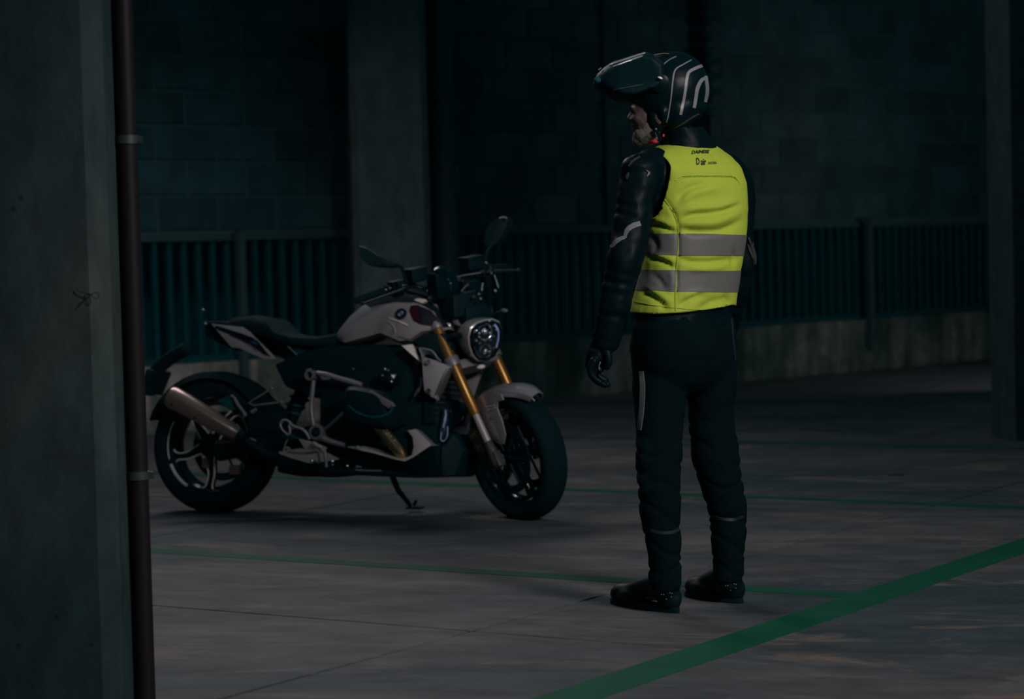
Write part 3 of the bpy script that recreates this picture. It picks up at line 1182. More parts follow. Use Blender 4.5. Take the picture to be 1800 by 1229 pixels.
indicator((1.355, 0.155, 0.885), (0.9, 0.4, 0), 0.012, st, (1.30, 0.10, 0.87), 'frame')
indicator((1.40, -0.045, 0.675), (0.4, 0.9, 0), 0.013, st, (1.36, 0.0, 0.70), 'white')
# handlebar
bar_pts = [(1.085, -0.40, 1.035), (1.10, -0.30, 1.05), (1.14, -0.20, 1.06), (1.165, -0.09, 1.02), (1.17, 0, 1.015), (1.165, 0.09, 1.02), (1.14, 0.20, 1.06), (1.10, 0.30, 1.05), (1.085, 0.40, 1.035)]
mb = MB()
mb.tube(bar_pts, 0.012, 10, 3)
hb = bp('handlebar', mb, M['blackgloss'], xf=st)
for sy in (-1, 1):
    mb = MB()
    mb.tube([(1.072, 0.425 * sy, 1.032), (1.085, 0.40 * sy, 1.035), (1.102, 0.285 * sy, 1.05)], [0.016, 0.019, 0.0185], 14)
    mb.lathe([(0, 0.021), (0.012, 0.021)], (1.104, 0.27 * sy, 1.051), (-0.1, sy, 0), 14)
    bp('grip', mb, M['rubber'], hb, xf=st)
    mb = MB()
    mb.box((1.118, 0.225 * sy, 1.056), (0.055, 0.075, 0.06))
    mb.box((1.10, 0.215 * sy, 1.035), (0.03, 0.05, 0.05))
    bp('switch_box', mb, M['black'], hb, xf=st, bevel=0.01)
    mb = MB()
    mb.box((1.165, 0.155 * sy, 1.093), (0.075, 0.085, 0.05))
    mb.box((1.165, 0.155 * sy, 1.122), (0.080, 0.09, 0.014))
    mb.tube([(1.15, 0.155 * sy, 1.07), (1.14, 0.19 * sy, 1.055)], 0.018, 10)
    bp('fluid_reservoir', mb, M['black'], hb, xf=st, bevel=0.008)
    mb = MB()
    mb.tube([(1.155, 0.20 * sy, 1.05), (1.175, 0.25 * sy, 1.045), (1.165, 0.33 * sy, 1.035), (1.14, 0.425 * sy, 1.02)], [0.008, 0.007, 0.0055, 0.005], 8, 4, flat=1.5)
    mb.ball((1.138, 0.43 * sy, 1.02), 0.009, 10)
    bp('lever', mb, M['black'] if sy < 0 else M['aludark'], hb, xf=st)
    for a in (0,):
        mb = MB()
        mb.box((1.165, 0.05 * sy, 1.035), (0.05, 0.035, 0.035))
        mb.lathe([(0, 0.006), (0.01, 0.006)], (1.18, 0.05 * sy, 1.052), Z, 8)
        mb.tube([(1.165, 0.05 * sy, 1.02), (1.16, 0.05 * sy, 0.88)], 0.016, 10)
        bp('bar_riser', mb, M['aludark'], hb, xf=st, bevel=0.003)

# mirrors
# right mirror (near side)
mr_pts = [(1.095, -0.3, 1.007), (1.091, -0.31, 1.033), (1.086, -0.33, 1.07), (1.052, -0.35, 1.086), (1.035, -0.37, 1.091)]
mb = MB()
mb.tube(mr_pts, [0.008, 0.007, 0.007, 0.007, 0.006], 8, 4)
mr = bp('mirror', mb, M['black'])
poly = [(0.93, -0.43, 1.153), (0.963, -0.42, 1.144), (1.005, -0.4, 1.116), (1.048, -0.38, 1.088), (1.073, -0.37, 1.071), (1.04, -0.38, 1.068), (0.996, -0.4, 1.069), (0.965, -0.42, 1.075), (0.939, -0.43, 1.104)]
mb = MB()
mb.prism(poly, Vector((0.012, 0.03, -0.005)), 0.08)
bp('mirror_head', mb, M['black'], mr, bevel=0.003)
mb = MB()
mb.tube([(0.93, -0.425, 1.154), (0.96, -0.415, 1.144), (1.003, -0.395, 1.116), (1.04, -0.375, 1.088)], 0.0026, 6, 4)
bp('mirror_edge', mb, M['frame'], mr)
ml_pts = [(1.164, 0.36, 1.109), (1.161, 0.36, 1.145), (1.166, 0.37, 1.206), (1.189, 0.38, 1.246)]
mb = MB()
mb.tube(ml_pts, 0.007, 8, 4)
ml = bp('mirror', mb, M['black'])
poly = [(1.196, 0.4, 1.368), (1.229, 0.41, 1.378), (1.247, 0.42, 1.363), (1.245, 0.42, 1.332), (1.225, 0.41, 1.295), (1.197, 0.4, 1.253), (1.161, 0.38, 1.236), (1.143, 0.38, 1.262), (1.153, 0.38, 1.312), (1.17, 0.39, 1.346)]
mb = MB()
mb.prism(poly, Vector((0.02, 0.03, 0.0)), 0.1)
bp('mirror_head', mb, M['black'], ml, bevel=0.003)
mb = MB()
mb.tube([(1.213, 0.395, 1.367), (1.233, 0.395, 1.371), (1.25, 0.395, 1.366)], 0.0042, 8, 3)
bp('mirror_edge', mb, M['alu'], ml)  # pale strip standing in for the highlight on the top edge
mb = MB()
mb.tube([(1.252, 0.41, 1.357), (1.25, 0.41, 1.331), (1.232, 0.4, 1.296)], 0.0015, 6, 3)
bp('mirror_edge', mb, M['navy'], ml)

# dash cluster, hoses and brackets in front of the bars
mb = MB()
mb.box((1.225, -0.06, 1.04), (0.085, 0.13, 0.115), taper=0.85)
mb.box((1.235, 0.075, 1.00), (0.06, 0.12, 0.08), taper=0.8)
inst = bp('instrument_cluster', mb, M['blackgloss'], xf=st, bevel=0.012)
mb = MB()
mb.lathe([(0, 0.028), (0.03, 0.026), (0.034, 0.018)], (1.24, -0.075, 1.085), (0.3, -0.2, 0.9), 16)
bp('filler_cap', mb, M['blackgloss'], inst, xf=st)
mb = MB()
mb.box((1.26, 0.0, 0.945), (0.14, 0.20, 0.10), taper=0.75)
mb.box((1.30, 0.03, 0.90), (0.09, 0.16, 0.07), taper=0.8)
bp('headlight_cowl', mb, M['black'], xf=st, bevel=0.015)
hoses = [
    ([(1.352, -0.05, 1.074), (1.376, -0.05, 1.093), (1.399, -0.05, 1.058), (1.414, -0.05, 1.011), (1.412, -0.05, 0.983), (1.381, -0.04, 0.95), (1.351, -0.02, 0.922), (1.332, 0, 0.892)], 0.0048, 'blackgloss'),
    ([(1.398, -0.053, 1.058), (1.409, -0.053, 1.03), (1.418, -0.053, 1.003)], 0.0036, 'chrome'),  # bright strip laid on the hose above as its highlight
    ([(1.356, -0.08, 1.023), (1.353, -0.08, 1.006), (1.351, -0.08, 0.989)], 0.0045, 'chrome'),
    ([(1.261, -0.1, 0.984), (1.293, -0.1, 1.015), (1.325, -0.1, 1.025), (1.34, -0.08, 1.011), (1.346, -0.06, 0.983), (1.332, -0.04, 0.946)], 0.0052, 'black'),
    ([(1.266, -0.106, 0.985), (1.285, -0.106, 1.005), (1.301, -0.106, 1.015)], 0.0022, 'alu'),  # light line on the previous hose, painting its highlight
    ([(1.233, -0.08, 1.051), (1.287, -0.08, 1.06), (1.335, -0.06, 1.069)], 0.0034, 'frame'),  # grey line painted as the highlight along the left bar
    ([(1.298, 0.05, 1.08), (1.32, 0.04, 1.041), (1.336, 0.02, 0.989), (1.342, 0, 0.929)], 0.005, 'black'),
    ([(1.16, -0.12, 1.021), (1.174, -0.12, 0.995), (1.186, -0.11, 0.974), (1.198, -0.1, 0.965)], 0.0036, 'frame'),
    ([(1.321, 0, 0.89), (1.343, 0, 0.887), (1.364, 0, 0.897), (1.366, 0, 0.921)], 0.0022, 'aludark'),
]
for pts, r, m in hoses:
    mb = MB()
    mb.tube(pts, r, 8, 5)
    bp('brake_hose' if m in ('blackgloss', 'black') else 'wire_or_glint', mb, M[m])
glints = [((1.195, -0.14, 1.063), 0.0060, 'chrome'), ((1.218, -0.14, 1.032), 0.006, 'aludark'), ((1.23, -0.14, 1.015), 0.005, 'frame'), ((1.199, -0.12, 0.983), 0.006, 'alu'), ((1.121, -0.14, 0.985), 0.006, 'frame'), ((1.357, -0.10, 0.95), 0.005, 'chrome'), ((1.348, -0.10, 0.97), 0.006, 'frame'), ((1.324, -0.10, 0.958), 0.006, 'aludark'),
          ((1.408, -0.06, 0.987), 0.006, 'alu'), ((1.334, 0.0, 1.117), 0.005, 'alu'), ((1.36, 0.0, 1.071), 0.005, 'frame'), ((1.348, 0.0, 1.089), 0.005, 'aludark')]
for p, r, m in glints:
    mb = MB()
    mb.lathe([(0, r), (0.006, r), (0.008, r * 0.6)], p, (0.3, -1, 0.5), 8)
    bp('glint_fitting', mb, M[m])  # small discs in light metals, placed as glints around the bars
mb = MB()
mb.prism([(1.155, -0.1, 0.953), (1.185, -0.1, 0.957), (1.235, -0.1, 0.922), (1.236, -0.1, 0.897), (1.19, -0.1, 0.875), (1.17, -0.1, 0.905)], Vector((0.01, 0.05, 0.0)), 0.1)
bp('clamp_casting', mb, M['aludark'], bevel=0.004)
mb = MB()
mb.prism([(1.216, -0.11, 0.886), (1.241, -0.11, 0.866), (1.256, -0.11, 0.836), (1.239, -0.11, 0.839), (1.214, -0.11, 0.867)], Vector((0.01, 0.03, 0.0)), 0.1)
bp('bracket_plate', mb, M['frame'], bevel=0.003)

# ---- tank: smooth lofted body
stn = [  # x, z_low, z_high, half width
    (0.630, 0.790, 0.800, 0.060), (0.665, 0.772, 0.850, 0.105), (0.717, 0.757, 0.905, 0.135), (0.780, 0.768, 0.955, 0.148), (0.842, 0.780, 0.990, 0.155),
    (0.905, 0.792, 1.015, 0.165), (0.960, 0.770, 1.020, 0.176), (1.010, 0.752, 1.010, 0.182), (1.060, 0.765, 0.995, 0.180), (1.105, 0.800, 0.975, 0.165), (1.160, 0.812, 0.935, 0.135), (1.215, 0.818, 0.870, 0.100)]
mb = MB()
rings = []
sec = [(0.0, 0.0), (0.80, 0.0), (0.965, 0.05), (1.0, 0.22), (0.985, 0.45), (0.90, 0.66), (0.70, 0.85), (0.38, 0.97), (0.0, 1.0)]
full = [(-a, b) for a, b in sec] + [(a, b) for a, b in reversed(sec[1:-1])]
for x, z0, z1, w in stn:
    rings.append([Vector((x, a * w, z0 + (z1 - z0) * b)) for a, b in full])
mb.rings(rings)
tank = bp('fuel_tank', mb, M['grey'], sharp=50)
tank_bvh = bvh_of(tank.data)
dark = MB()


def cast_side(x, z):
    h = tank_bvh.ray_cast(Vector((x, -1, z)), Vector((0, 1, 0)))
    return (h[0], h[1]) if h[0] else None


# dark cover over the top and front of the tank
mb = drape_poly([(0.781, 0.941), (0.799, 0.979), (0.844, 0.995), (0.957, 0.991), (1.09, 0.962), (1.151, 0.915), (1.213, 0.83), (1.188, 0.827), (1.15, 0.894), (1.08, 0.934), (0.983, 0.936), (0.9, 0.932), (0.844, 0.918)], cast_side, 0.002, 0.012)
bp('tank_cover', mb, M['seat'], tank)
mb = MB()
rings = []
for x, z0, z1, w in stn[3:-1]:
    rings.append([Vector((x, a * w * 0.62, z0 + (z1 - z0) * 0.90 + (0.028) * (1 - a * a) + 0.006)) for a in (-1, -0.6, 0, 0.6, 1)] + [Vector((x, a * w * 0.5, z0 + (z1 - z0) * 0.8)) for a in (0.9, -0.9)])
mb.rings(rings)
bp('tank_top', mb, M['seat'], tank)
# red / navy wing graphic
mb = drape_poly([(1.05, 0.894), (1.052, 0.919), (1.08, 0.921), (1.133, 0.901), (1.175, 0.858), (1.193, 0.831), (1.152, 0.832), (1.102, 0.837), (1.071, 0.854)], cast_side, 0.0035, 0.012)
bp('wing_graphic', mb, M['red'], tank)
mb = drape_poly([(1.095, 0.873), (1.083, 0.911), (1.105, 0.908), (1.144, 0.883), (1.17, 0.851), (1.163, 0.842), (1.115, 0.841), (1.098, 0.851)], cast_side, 0.0046, 0.012)
bp('wing_graphic', mb, M['navy'], tank, label='dark inner field of the graphic')
mb = drape_ribbon([(1.098, 0.868), (1.115, 0.869), (1.139, 0.866)], 0.0045, cast_side, 0.005)
bp('wing_line', mb, M['red'], tank)
mb = drape_ribbon([(1.094, 0.893), (1.106, 0.891), (1.111, 0.898)], 0.0035, cast_side, 0.005)
bp('wing_line', mb, M['red'], tank)
# crease lines on the tank flank
for pts, w, m in (([(0.95, 0.866), (1.001, 0.853), (1.048, 0.834)], 0.0062, 'white'), ([(0.948, 0.851), (0.974, 0.834), (0.985, 0.814), (0.986, 0.799)], 0.0052, 'silver'), ([(1.003, 0.786), (1.031, 0.779), (1.056, 0.771)], 0.0055, 'frame')):
    mb = drape_ribbon(pts, [w * 0.4, w, w], cast_side, 0.002, 0.002)
    bp('crease_trim', mb, M[m], tank)
# round badge: black ring, quartered disc
bc = (1.012, 0.883)
br = 0.027
def disc(c, r, n=28, a0=0, a1=360):
    pts = [(c[0] + r * 1.0 * math.cos(R(a0 + (a1 - a0) * i / n)), c[1] + r * 0.86 * math.sin(R(a0 + (a1 - a0) * i / n))) for i in range(n + (0 if a1 - a0 == 360 else 1))]
    return pts + ([] if a1 - a0 == 360 else [c])


mb = drape_poly(disc(bc, br), cast_side, 0.004, 0.02)
bdg = bp('round_badge', mb, M['blackgloss'], tank)
for i, mm in enumerate(('white', 'blue', 'white', 'blue')):
    mb = drape_poly(disc(bc, br * 0.55, 7, 90 * i, 90 * i + 90), cast_side, 0.0055, 0.05)
    bp('badge_quarter', mb, M[mm if mm == 'blue' else 'grey'], bdg)
mb = drape_ribbon([(bc[0] + br * math.cos(R(a)), bc[1] + br * 0.86 * math.sin(R(a))) for a in range(0, 361, 20)], 0.0022, cast_side, 0.005, sub=1)
bp('badge_ring', mb, M['aludark'], bdg)
# white flash above the tank nose
mb = MB()
mb.prism([(1.058, -0.15, 0.947), (1.08, -0.15, 0.954), (1.113, -0.15, 0.949), (1.119, -0.15, 0.941), (1.102, -0.155, 0.931), (1.08, -0.155, 0.939)], Vector((0.0, 0.02, -0.003)))
bp('nose_flash', mb, M['white'], tank, bevel=0.002)

# black trim below tank nose
mb = MB()
mb.prism([(1.054, -0.16, 0.765), (1.112, -0.15, 0.8), (1.198, -0.13, 0.803), (1.227, -0.12, 0.767), (1.237, -0.12, 0.705), (1.211, -0.12, 0.668), (1.164, -0.14, 0.716), (1.1, -0.15, 0.738)], Vector((0, 0.24, 0)))
bp('nose_panel', mb, M['black'], bevel=0.01)
# radiator shroud right side, with window
sh = [(1.114, -0.19, 0.73), (1.129, -0.195, 0.663), (1.137, -0.195, 0.589), (1.141, -0.19, 0.54), (1.175, -0.18, 0.519), (1.195, -0.175, 0.507), (1.213, -0.165, 0.554), (1.232, -0.155, 0.609), (1.253, -0.15, 0.651), (1.216, -0.16, 0.665), (1.182, -0.17, 0.679), (1.151, -0.185, 0.688), (1.132, -0.19, 0.693)]
mb = MB()
mb.prism(sh, Vector((0.004, 0.012, 0)))
shr = bp('radiator_shroud', mb, M['grey'], bevel=0.003)
for pts, r, m in (([(1.115, -0.192, 0.73), (1.142, -0.185, 0.728), (1.167, -0.175, 0.719), (1.188, -0.165, 0.69), (1.204, -0.163, 0.677)], 0.0055, 'frame'), ([(1.115, -0.192, 0.73), (1.128, -0.195, 0.703), (1.136, -0.197, 0.663)], 0.0055, 'frame')):
    mb = MB()
    mb.tube(pts, r, 8, 4, flat=1.3)
    bp('shroud_edge', mb, M[m], shr)
mb = MB()
mb.prism([(1.253, -0.152, 0.651), (1.236, -0.166, 0.65), (1.213, -0.178, 0.595), (1.191, -0.186, 0.533), (1.203, -0.175, 0.519), (1.218, -0.163, 0.557)], Vector((0.004, 0.01, 0)))
bp('shroud_side_facet', mb, M['aludark'], shr, bevel=0.002)
for (p, r, m) in (((1.162, -0.2, 0.671), 0.011, 'frame'), ((1.168, -0.2, 0.547), 0.010, 'aludark'), ((1.199, -0.185, 0.521), 0.008, 'alu'), ((1.175, -0.192, 0.538), 0.006, 'alu')):
    mb = MB()
    mb.lathe([(0, r), (0.006, r), (0.006, r * 0.6), (0.002, r * 0.5)], p, (0, -1, 0.1), 14)
    bp('bolt', mb, M[m], shr)
mb = MB()
mb.prism([(1.018, -0.18, 0.745), (1.065, -0.175, 0.751), (1.091, -0.18, 0.709), (1.111, -0.18, 0.672), (1.068, -0.185, 0.709)], Vector((0, 0.02, 0)))
bp('air_inlet_flash', mb, M['white'], bevel=0.002)
# left side twin of the shroud (far side)
mb = MB()
mb.prism([Vector((p[0], 0.165, p[2])) for p in sh], Vector((0.0, 0.012, 0)))
bp('radiator_shroud', mb, M['grey'], bevel=0.003)
# radiator between the shrouds
mb = MB()
mb.box((1.14, 0, 0.56), (0.05, 0.28, 0.30))
rad = bp('radiator', mb, M['black'], bevel=0.006)
for k in range(12):
    mb = MB()
    mb.box((1.168, 0, 0.43 + k * 0.024), (0.006, 0.25, 0.006))
    bp('radiator_fin', mb, M['aludark'], rad, smooth=False)

# seat and tail
mb = MB()
rings = []
for x, z0, z1, w in ((0.02, 0.80, 0.86, 0.06), (0.10, 0.80, 0.89, 0.10), (0.22, 0.79, 0.90, 0.125), (0.31, 0.77, 0.885, 0.135), (0.36, 0.76, 0.83, 0.14), (0.45, 0.74, 0.805, 0.145), (0.56, 0.735, 0.80, 0.13), (0.64, 0.745, 0.815, 0.10), (0.69, 0.76, 0.83, 0.08)):
    rings.append([Vector((x, w * math.copysign(abs(math.cos(q)) ** 0.7, math.cos(q)), (z0 + z1) / 2 + (z1 - z0) / 2 * math.copysign(abs(math.sin(q)) ** 0.7, math.sin(q)))) for q in [2 * math.pi * j / 20 for j in range(20)]])
mb.rings(rings)
seat = bp('seat', mb, M['seat'])
mb = MB()
mb.prism([(0.195, -0.05, 0.883), (0.213, -0.05, 0.891), (0.243, -0.05, 0.883), (0.279, -0.05, 0.857), (0.298, -0.05, 0.833), (0.268, -0.05, 0.841), (0.232, -0.05, 0.849), (0.202, -0.05, 0.852)], Vector((0.0, 0.06, 0)))
bp('grab_handle', mb, M['bar'], seat, bevel=0.004)
tp = [(0.023, -0.125, 0.856), (0.098, -0.13, 0.847), (0.187, -0.135, 0.838), (0.229, -0.14, 0.816), (0.266, -0.14, 0.783), (0.332, -0.14, 0.729), (0.368, -0.135, 0.693), (0.351, -0.135, 0.69), (0.313, -0.135, 0.691), (0.259, -0.14, 0.711), (0.182, -0.14, 0.742), (0.14, -0.135, 0.745), (0.082, -0.13, 0.798)]
for sy in (-1, 1):
    mb = MB()
    mb.prism([Vector((p[0], -sy * p[1], p[2])) for p in tp], Vector((0, 0.02 * -sy, 0)))
    tl = bp('tail_panel', mb, M['grey'], bevel=0.003)
    if sy < 0:
        tl_bvh = bvh_of(tl.data)

        def cast_tail(x, z):
            h = tl_bvh.ray_cast(Vector((x, -1, z)), Vector((0, 1, 0)))
            return (h[0], h[1]) if h[0] else None
        mb = drape_poly([(0.027, 0.85), (0.071, 0.842), (0.128, 0.826), (0.188, 0.81), (0.254, 0.788), (0.281, 0.77), (0.308, 0.742), (0.329, 0.719), (0.345, 0.703), (0.315, 0.711), (0.282, 0.729), (0.237, 0.758), (0.186, 0.782), (0.129, 0.803), (0.072, 0.824), (0.032, 0.842)], cast_tail, 0.0015, 0.02)
        bp('tail_stripe', mb, M['navy'], tl)
        mb = drape_poly([(0.273, 0.739), (0.308, 0.739), (0.326, 0.721), (0.345, 0.703), (0.315, 0.711), (0.285, 0.727)], cast_tail, 0.0025, 0.02)
        bp('tail_stripe', mb, M['red'], tl, label='dark red end of the stripe')
        mb = drape_poly([(0.234, 0.773), (0.263, 0.773), (0.284, 0.76), (0.261, 0.758)], cast_tail, 0.003, 0.02)
        bp('tail_stripe', mb, M['blue'], tl, label='bright blue flash of the stripe')
        mb = drape_ribbon([(0.129, 0.8), (0.186, 0.779), (0.237, 0.753), (0.273, 0.729)], 0.002, cast_tail, 0.002)
        bp('tail_line', mb, M['red'], tl)
# tail light, rear rack end, plate holder
mb = MB()
mb.prism([(-0.03, -0.09, 0.80), (-0.03, -0.09, 0.87), (0.06, -0.10, 0.87), (0.2, -0.11, 0.85), (0.3, -0.11, 0.72), (0.12, -0.10, 0.74)], (0, 0.2, 0))
bp('tail_body', mb, M['black'], bevel=0.012)
mb = MB()
mb.box((-0.035, 0, 0.835), (0.03, 0.12, 0.05))
bp('tail_light', mb, M['redlens'], bevel=0.008)
for pts, r in (([(0.011, -0.1, 0.85), (0.029, -0.16, 0.853), (0.02, -0.17, 0.852)], 0.004), ([(-0.129, 0.1, 0.878), (-0.17, 0.14, 0.898), (-0.19, 0.15, 0.945)], 0.002)):
    mb = MB()
    mb.tube(pts, r, 8, 3)
    o_ = bp('rear_indicator_stalk', mb, M['black'])
    mb = MB()
    mb.ball(pts[-1], (0.009, 0.007, 0.006), 10)
    bp('rear_indicator', mb, M['frame'], o_)
mb = MB()
mb.tube([(-0.174, 0, 0.755), (-0.265, 0, 0.708), (-0.34, 0, 0.65), (-0.378, 0, 0.607)], [0.03, 0.028, 0.025, 0.02], 10, 4, flat=1.8)
mb.box((-0.347, 0, 0.597), (0.02, 0.19, 0.12), (Vector((0.9, 0, -0.4)), Y, Vector((0.4, 0, 0.9))))
mb.box((-0.363, -0.02, 0.558), (0.03, 0.06, 0.05))
bp('plate_holder', mb, M['black'], bevel=0.004)
mb = MB()
rings = []
for i in range(17):
    a = 40 + i * 7.5
    w = 0.10
    rr = 0.335
    rings.append([RW + Vector((math.cos(R(a)) * (rr + q[1]), q[0] * w, math.sin(R(a)) * (rr + q[1]))) for q in ((-1, -0.03), (-0.8, 0.0), (0, 0.008), (0.8, 0), (1, -0.03), (0.75, -0.008), (0, 0.0), (-0.75, -0.008))])
mb.rings(rings)
bp('rear_mudguard', mb, M['rubber'])

# ---- frame rails (grey tubes on the near flank)
Yf = -0.17
def tb(name, pts, r, mat, parent=None, sub=4, **kw):
    mb = MB()
    mb.tube(pts, r, 10, sub, **kw)
    return bp(name, mb, M[mat], parent)


mb = MB()
mb.torus((0.578, -0.18, 0.616), Y, [(0.023, -0.02), (0.023, 0.02), (0.016, 0.02), (0.016, -0.02)], 20)
mb.tube([(0.56, -0.18, 0.628), (0.557, -0.18, 0.639), (0.577, -0.18, 0.641)], 0.006, 8)
fr = bp('frame', mb, M['frame'])
tb('frame_tube', [(0.606, -0.18, 0.626), (0.658, -0.18, 0.618), (0.724, -0.17, 0.599), (0.778, -0.165, 0.586), (0.821, -0.16, 0.574)], [0.010, 0.012, 0.012, 0.013, 0.011], 'frame', fr)
mb = MB()
mb.prism([(0.618, -0.185, 0.615), (0.666, -0.185, 0.613), (0.675, -0.185, 0.598), (0.638, -0.185, 0.595)], Vector((0, 0.02, 0)))
bp('frame_gusset', mb, M['frame'], fr, bevel=0.003)
tb('frame_tube', [(0.59, -0.18, 0.593), (0.586, -0.18, 0.54), (0.582, -0.18, 0.485), (0.587, -0.18, 0.435), (0.597, -0.18, 0.395)], 0.0105, 'frame', fr)
mb = MB()
pc = (0.623, -0.19, 0.364)
mb.torus(pc, Y, [(0.034, -0.018), (0.034, 0.02), (0.022, 0.02), (0.022, -0.018)], 24)
mb.prism([(0.59, -0.185, 0.409), (0.613, -0.185, 0.405), (0.654, -0.185, 0.38), (0.667, -0.185, 0.335), (0.627, -0.185, 0.324), (0.587, -0.185, 0.349)], Vector((0, 0.03, 0)))
bp('pivot_housing', mb, M['frame'], fr, bevel=0.002)
mb = MB()
mb.lathe([(0, 0.022), (0.012, 0.020), (0.014, 0.008), (0.018, 0.007)], Vector(pc) - Y * 0.008, -Y, 20)
bp('pivot_cap', mb, M['black'], fr)
mb = MB()
mb.torus(Vector(pc) - Y * 0.024, Y, [(0.009, -0.001), (0.009, 0.002), (0.0065, 0.002), (0.0065, -0.001)], 16)
bp('pivot_ring', mb, M['aludark'], fr)
tb('frame_tube', [(0.651, -0.18, 0.375), (0.696, -0.17, 0.413), (0.734, -0.16, 0.451)], 0.0095, 'frame', fr)
tb('frame_tube', [(0.644, -0.185, 0.34), (0.695, -0.18, 0.323), (0.753, -0.175, 0.309)], [0.014, 0.014, 0.012], 'frame', fr)

# ---- engine mass
mb = MB()
mb.prism([(0.585, -0.12, 0.544), (0.752, -0.12, 0.67), (0.975, -0.12, 0.694), (1.102, -0.12, 0.643), (1.175, -0.12, 0.47), (1.194, -0.12, 0.273), (0.991, -0.12, 0.184), (0.737, -0.12, 0.23), (0.593, -0.12, 0.291)], Vector((0, 0.26, 0)), 0.05)
eng = bp('engine_block', mb, M['black'], bevel=0.02)
mb = MB()
mb.prism([(0.332, -0.09, 0.673), (0.567, -0.1, 0.76), (0.974, -0.12, 0.756), (1.073, -0.12, 0.668), (0.979, -0.12, 0.569), (0.752, -0.12, 0.644), (0.546, -0.1, 0.519), (0.388, -0.08, 0.571)], Vector((0, 0.2, 0)))
bp('airbox', mb, M['black'], bevel=0.02)
for sy in (-1, 1):
    mb = MB()
    rings = []
    def ce(x, y, z):
        return Vector((x, y * sy, z))
    for yy, s in ((0.12, 0.80), (0.20, 0.92), (0.27, 1.0), (0.31, 0.96), (0.335, 0.80), (0.34, 0.55)):
        rings.append([ce(0.925 + 0.115 * s * math.copysign(abs(math.cos(q)) ** 0.6, math.cos(q)), yy, 0.468 + 0.085 * s * math.copysign(abs(math.sin(q)) ** 0.6, math.sin(q)) - 0.30 * (0.115 * s * math.cos(q))) for q in [2 * math.pi * j / 24 for j in range(24)]])
    mb.rings(rings)
    cyl = bp('cylinder_head', mb, M['black'])
    for k in range(5):
        mb = MB()
        mb.prism([ce(0.83, 0.13 + k * 0.018, 0.56), ce(1.02, 0.13 + k * 0.018, 0.52), ce(1.03, 0.13 + k * 0.018, 0.40), ce(0.84, 0.13 + k * 0.018, 0.42)], (0, 0.005 * sy, 0))
        bp('cooling_fin', mb, M['black'], cyl, smooth=False)
mb = MB()
mb.prism([(0.935, -0.335, 0.532), (0.954, -0.335, 0.542), (1.062, -0.335, 0.489), (1.074, -0.335, 0.472), (1.041, -0.335, 0.464)], Vector((0, 0.012, 0)))
bp('valve_cover_strip', mb, M['frame'], bevel=0.003, label='grey strip on the valve cover')
tb('valve_cover_rib', [(0.849, -0.335, 0.476), (0.888, -0.34, 0.449), (0.944, -0.34, 0.429), (1.007, -0.34, 0.427), (1.05, -0.335, 0.447), (1.063, -0.335, 0.474)], 0.006, 'bar', None)
# throttle body with chrome beads put in as its highlights
tbp = (0.959, -0.17, 0.606)
mb = MB()
mb.lathe([(-0.03, 0.038), (0.0, 0.040), (0.015, 0.036), (0.03, 0.026), (0.034, 0.01)], tbp, (-0.2, -1, 0.2), 22)
thr = bp('throttle_body', mb, M['blackgloss'])
for (p, r) in (((0.996, -0.205, 0.607), 0.010), ((0.954, -0.2, 0.641), 0.005), ((0.943, -0.2, 0.614), 0.0035), ((0.986, -0.2, 0.587), 0.005), ((0.97, -0.2, 0.636), 0.003), ((1.004, -0.2, 0.616), 0.003)):
    mb = MB()
    mb.ball(p, r, 10)
    bp('clamp_glint', mb, M['chrome'], thr)
tb('intake_pipe', [(1.101, -0.14, 0.605), (1.105, -0.15, 0.567), (1.091, -0.16, 0.545), (1.078, -0.16, 0.525)], [0.010, 0.011, 0.008, 0.006], 'aludark', None)
# horn and glossy front pipe cover
tb('front_cover', [(1.201, -0.1, 0.469), (1.209, -0.12, 0.421), (1.202, -0.12, 0.379), (1.196, -0.1, 0.343)], [0.012, 0.016, 0.018, 0.014], 'bluegloss', None)
for pts, r in (([(1.21, -0.118, 0.466), (1.219, -0.135, 0.438), (1.212, -0.142, 0.391)], 0.004), ([(1.228, -0.13, 0.396), (1.227, -0.13, 0.357), (1.209, -0.12, 0.335), (1.197, -0.13, 0.339), (1.204, -0.14, 0.371)], 0.0028), ([(1.24, -0.02, 0.47), (1.249, -0.02, 0.443), (1.241, -0.02, 0.428)], 0.0045)):
    tb('gloss_highlight', pts, r, 'daylamp', None)  # pale blue strips painted on as highlights of the glossy cover
mb = MB()
mb.prism([(1.186, -0.03, 0.524), (1.235, -0.03, 0.512), (1.256, -0.03, 0.45), (1.238, -0.03, 0.413), (1.195, -0.03, 0.383), (1.172, -0.05, 0.362), (1.14, -0.05, 0.523)], Vector((0, 0.16, 0)))
bp('lower_radiator', mb, M['blackgloss'], bevel=0.015)
# header pipe
mb = MB()
mb.tube([(0.93, -0.26, 0.418), (0.962, -0.25, 0.384), (0.989, -0.22, 0.341), (1.015, -0.18, 0.294), (1.026, -0.15, 0.258)], [0.026, 0.026, 0.026, 0.025, 0.024], 18, 4)
hp = bp('header_pipe', mb, M['bronze'])
for p, r in (((0.997, -0.285, 0.373), 0.006), ((1.01, -0.28, 0.374), 0.005), ((1.017, -0.275, 0.357), 0.005), ((1.025, -0.27, 0.347), 0.004), ((1.035, -0.25, 0.329), 0.004)):
    mb = MB()
    mb.ball(p, r, 8)
    bp('flange_nut', mb, M['chrome'], hp)
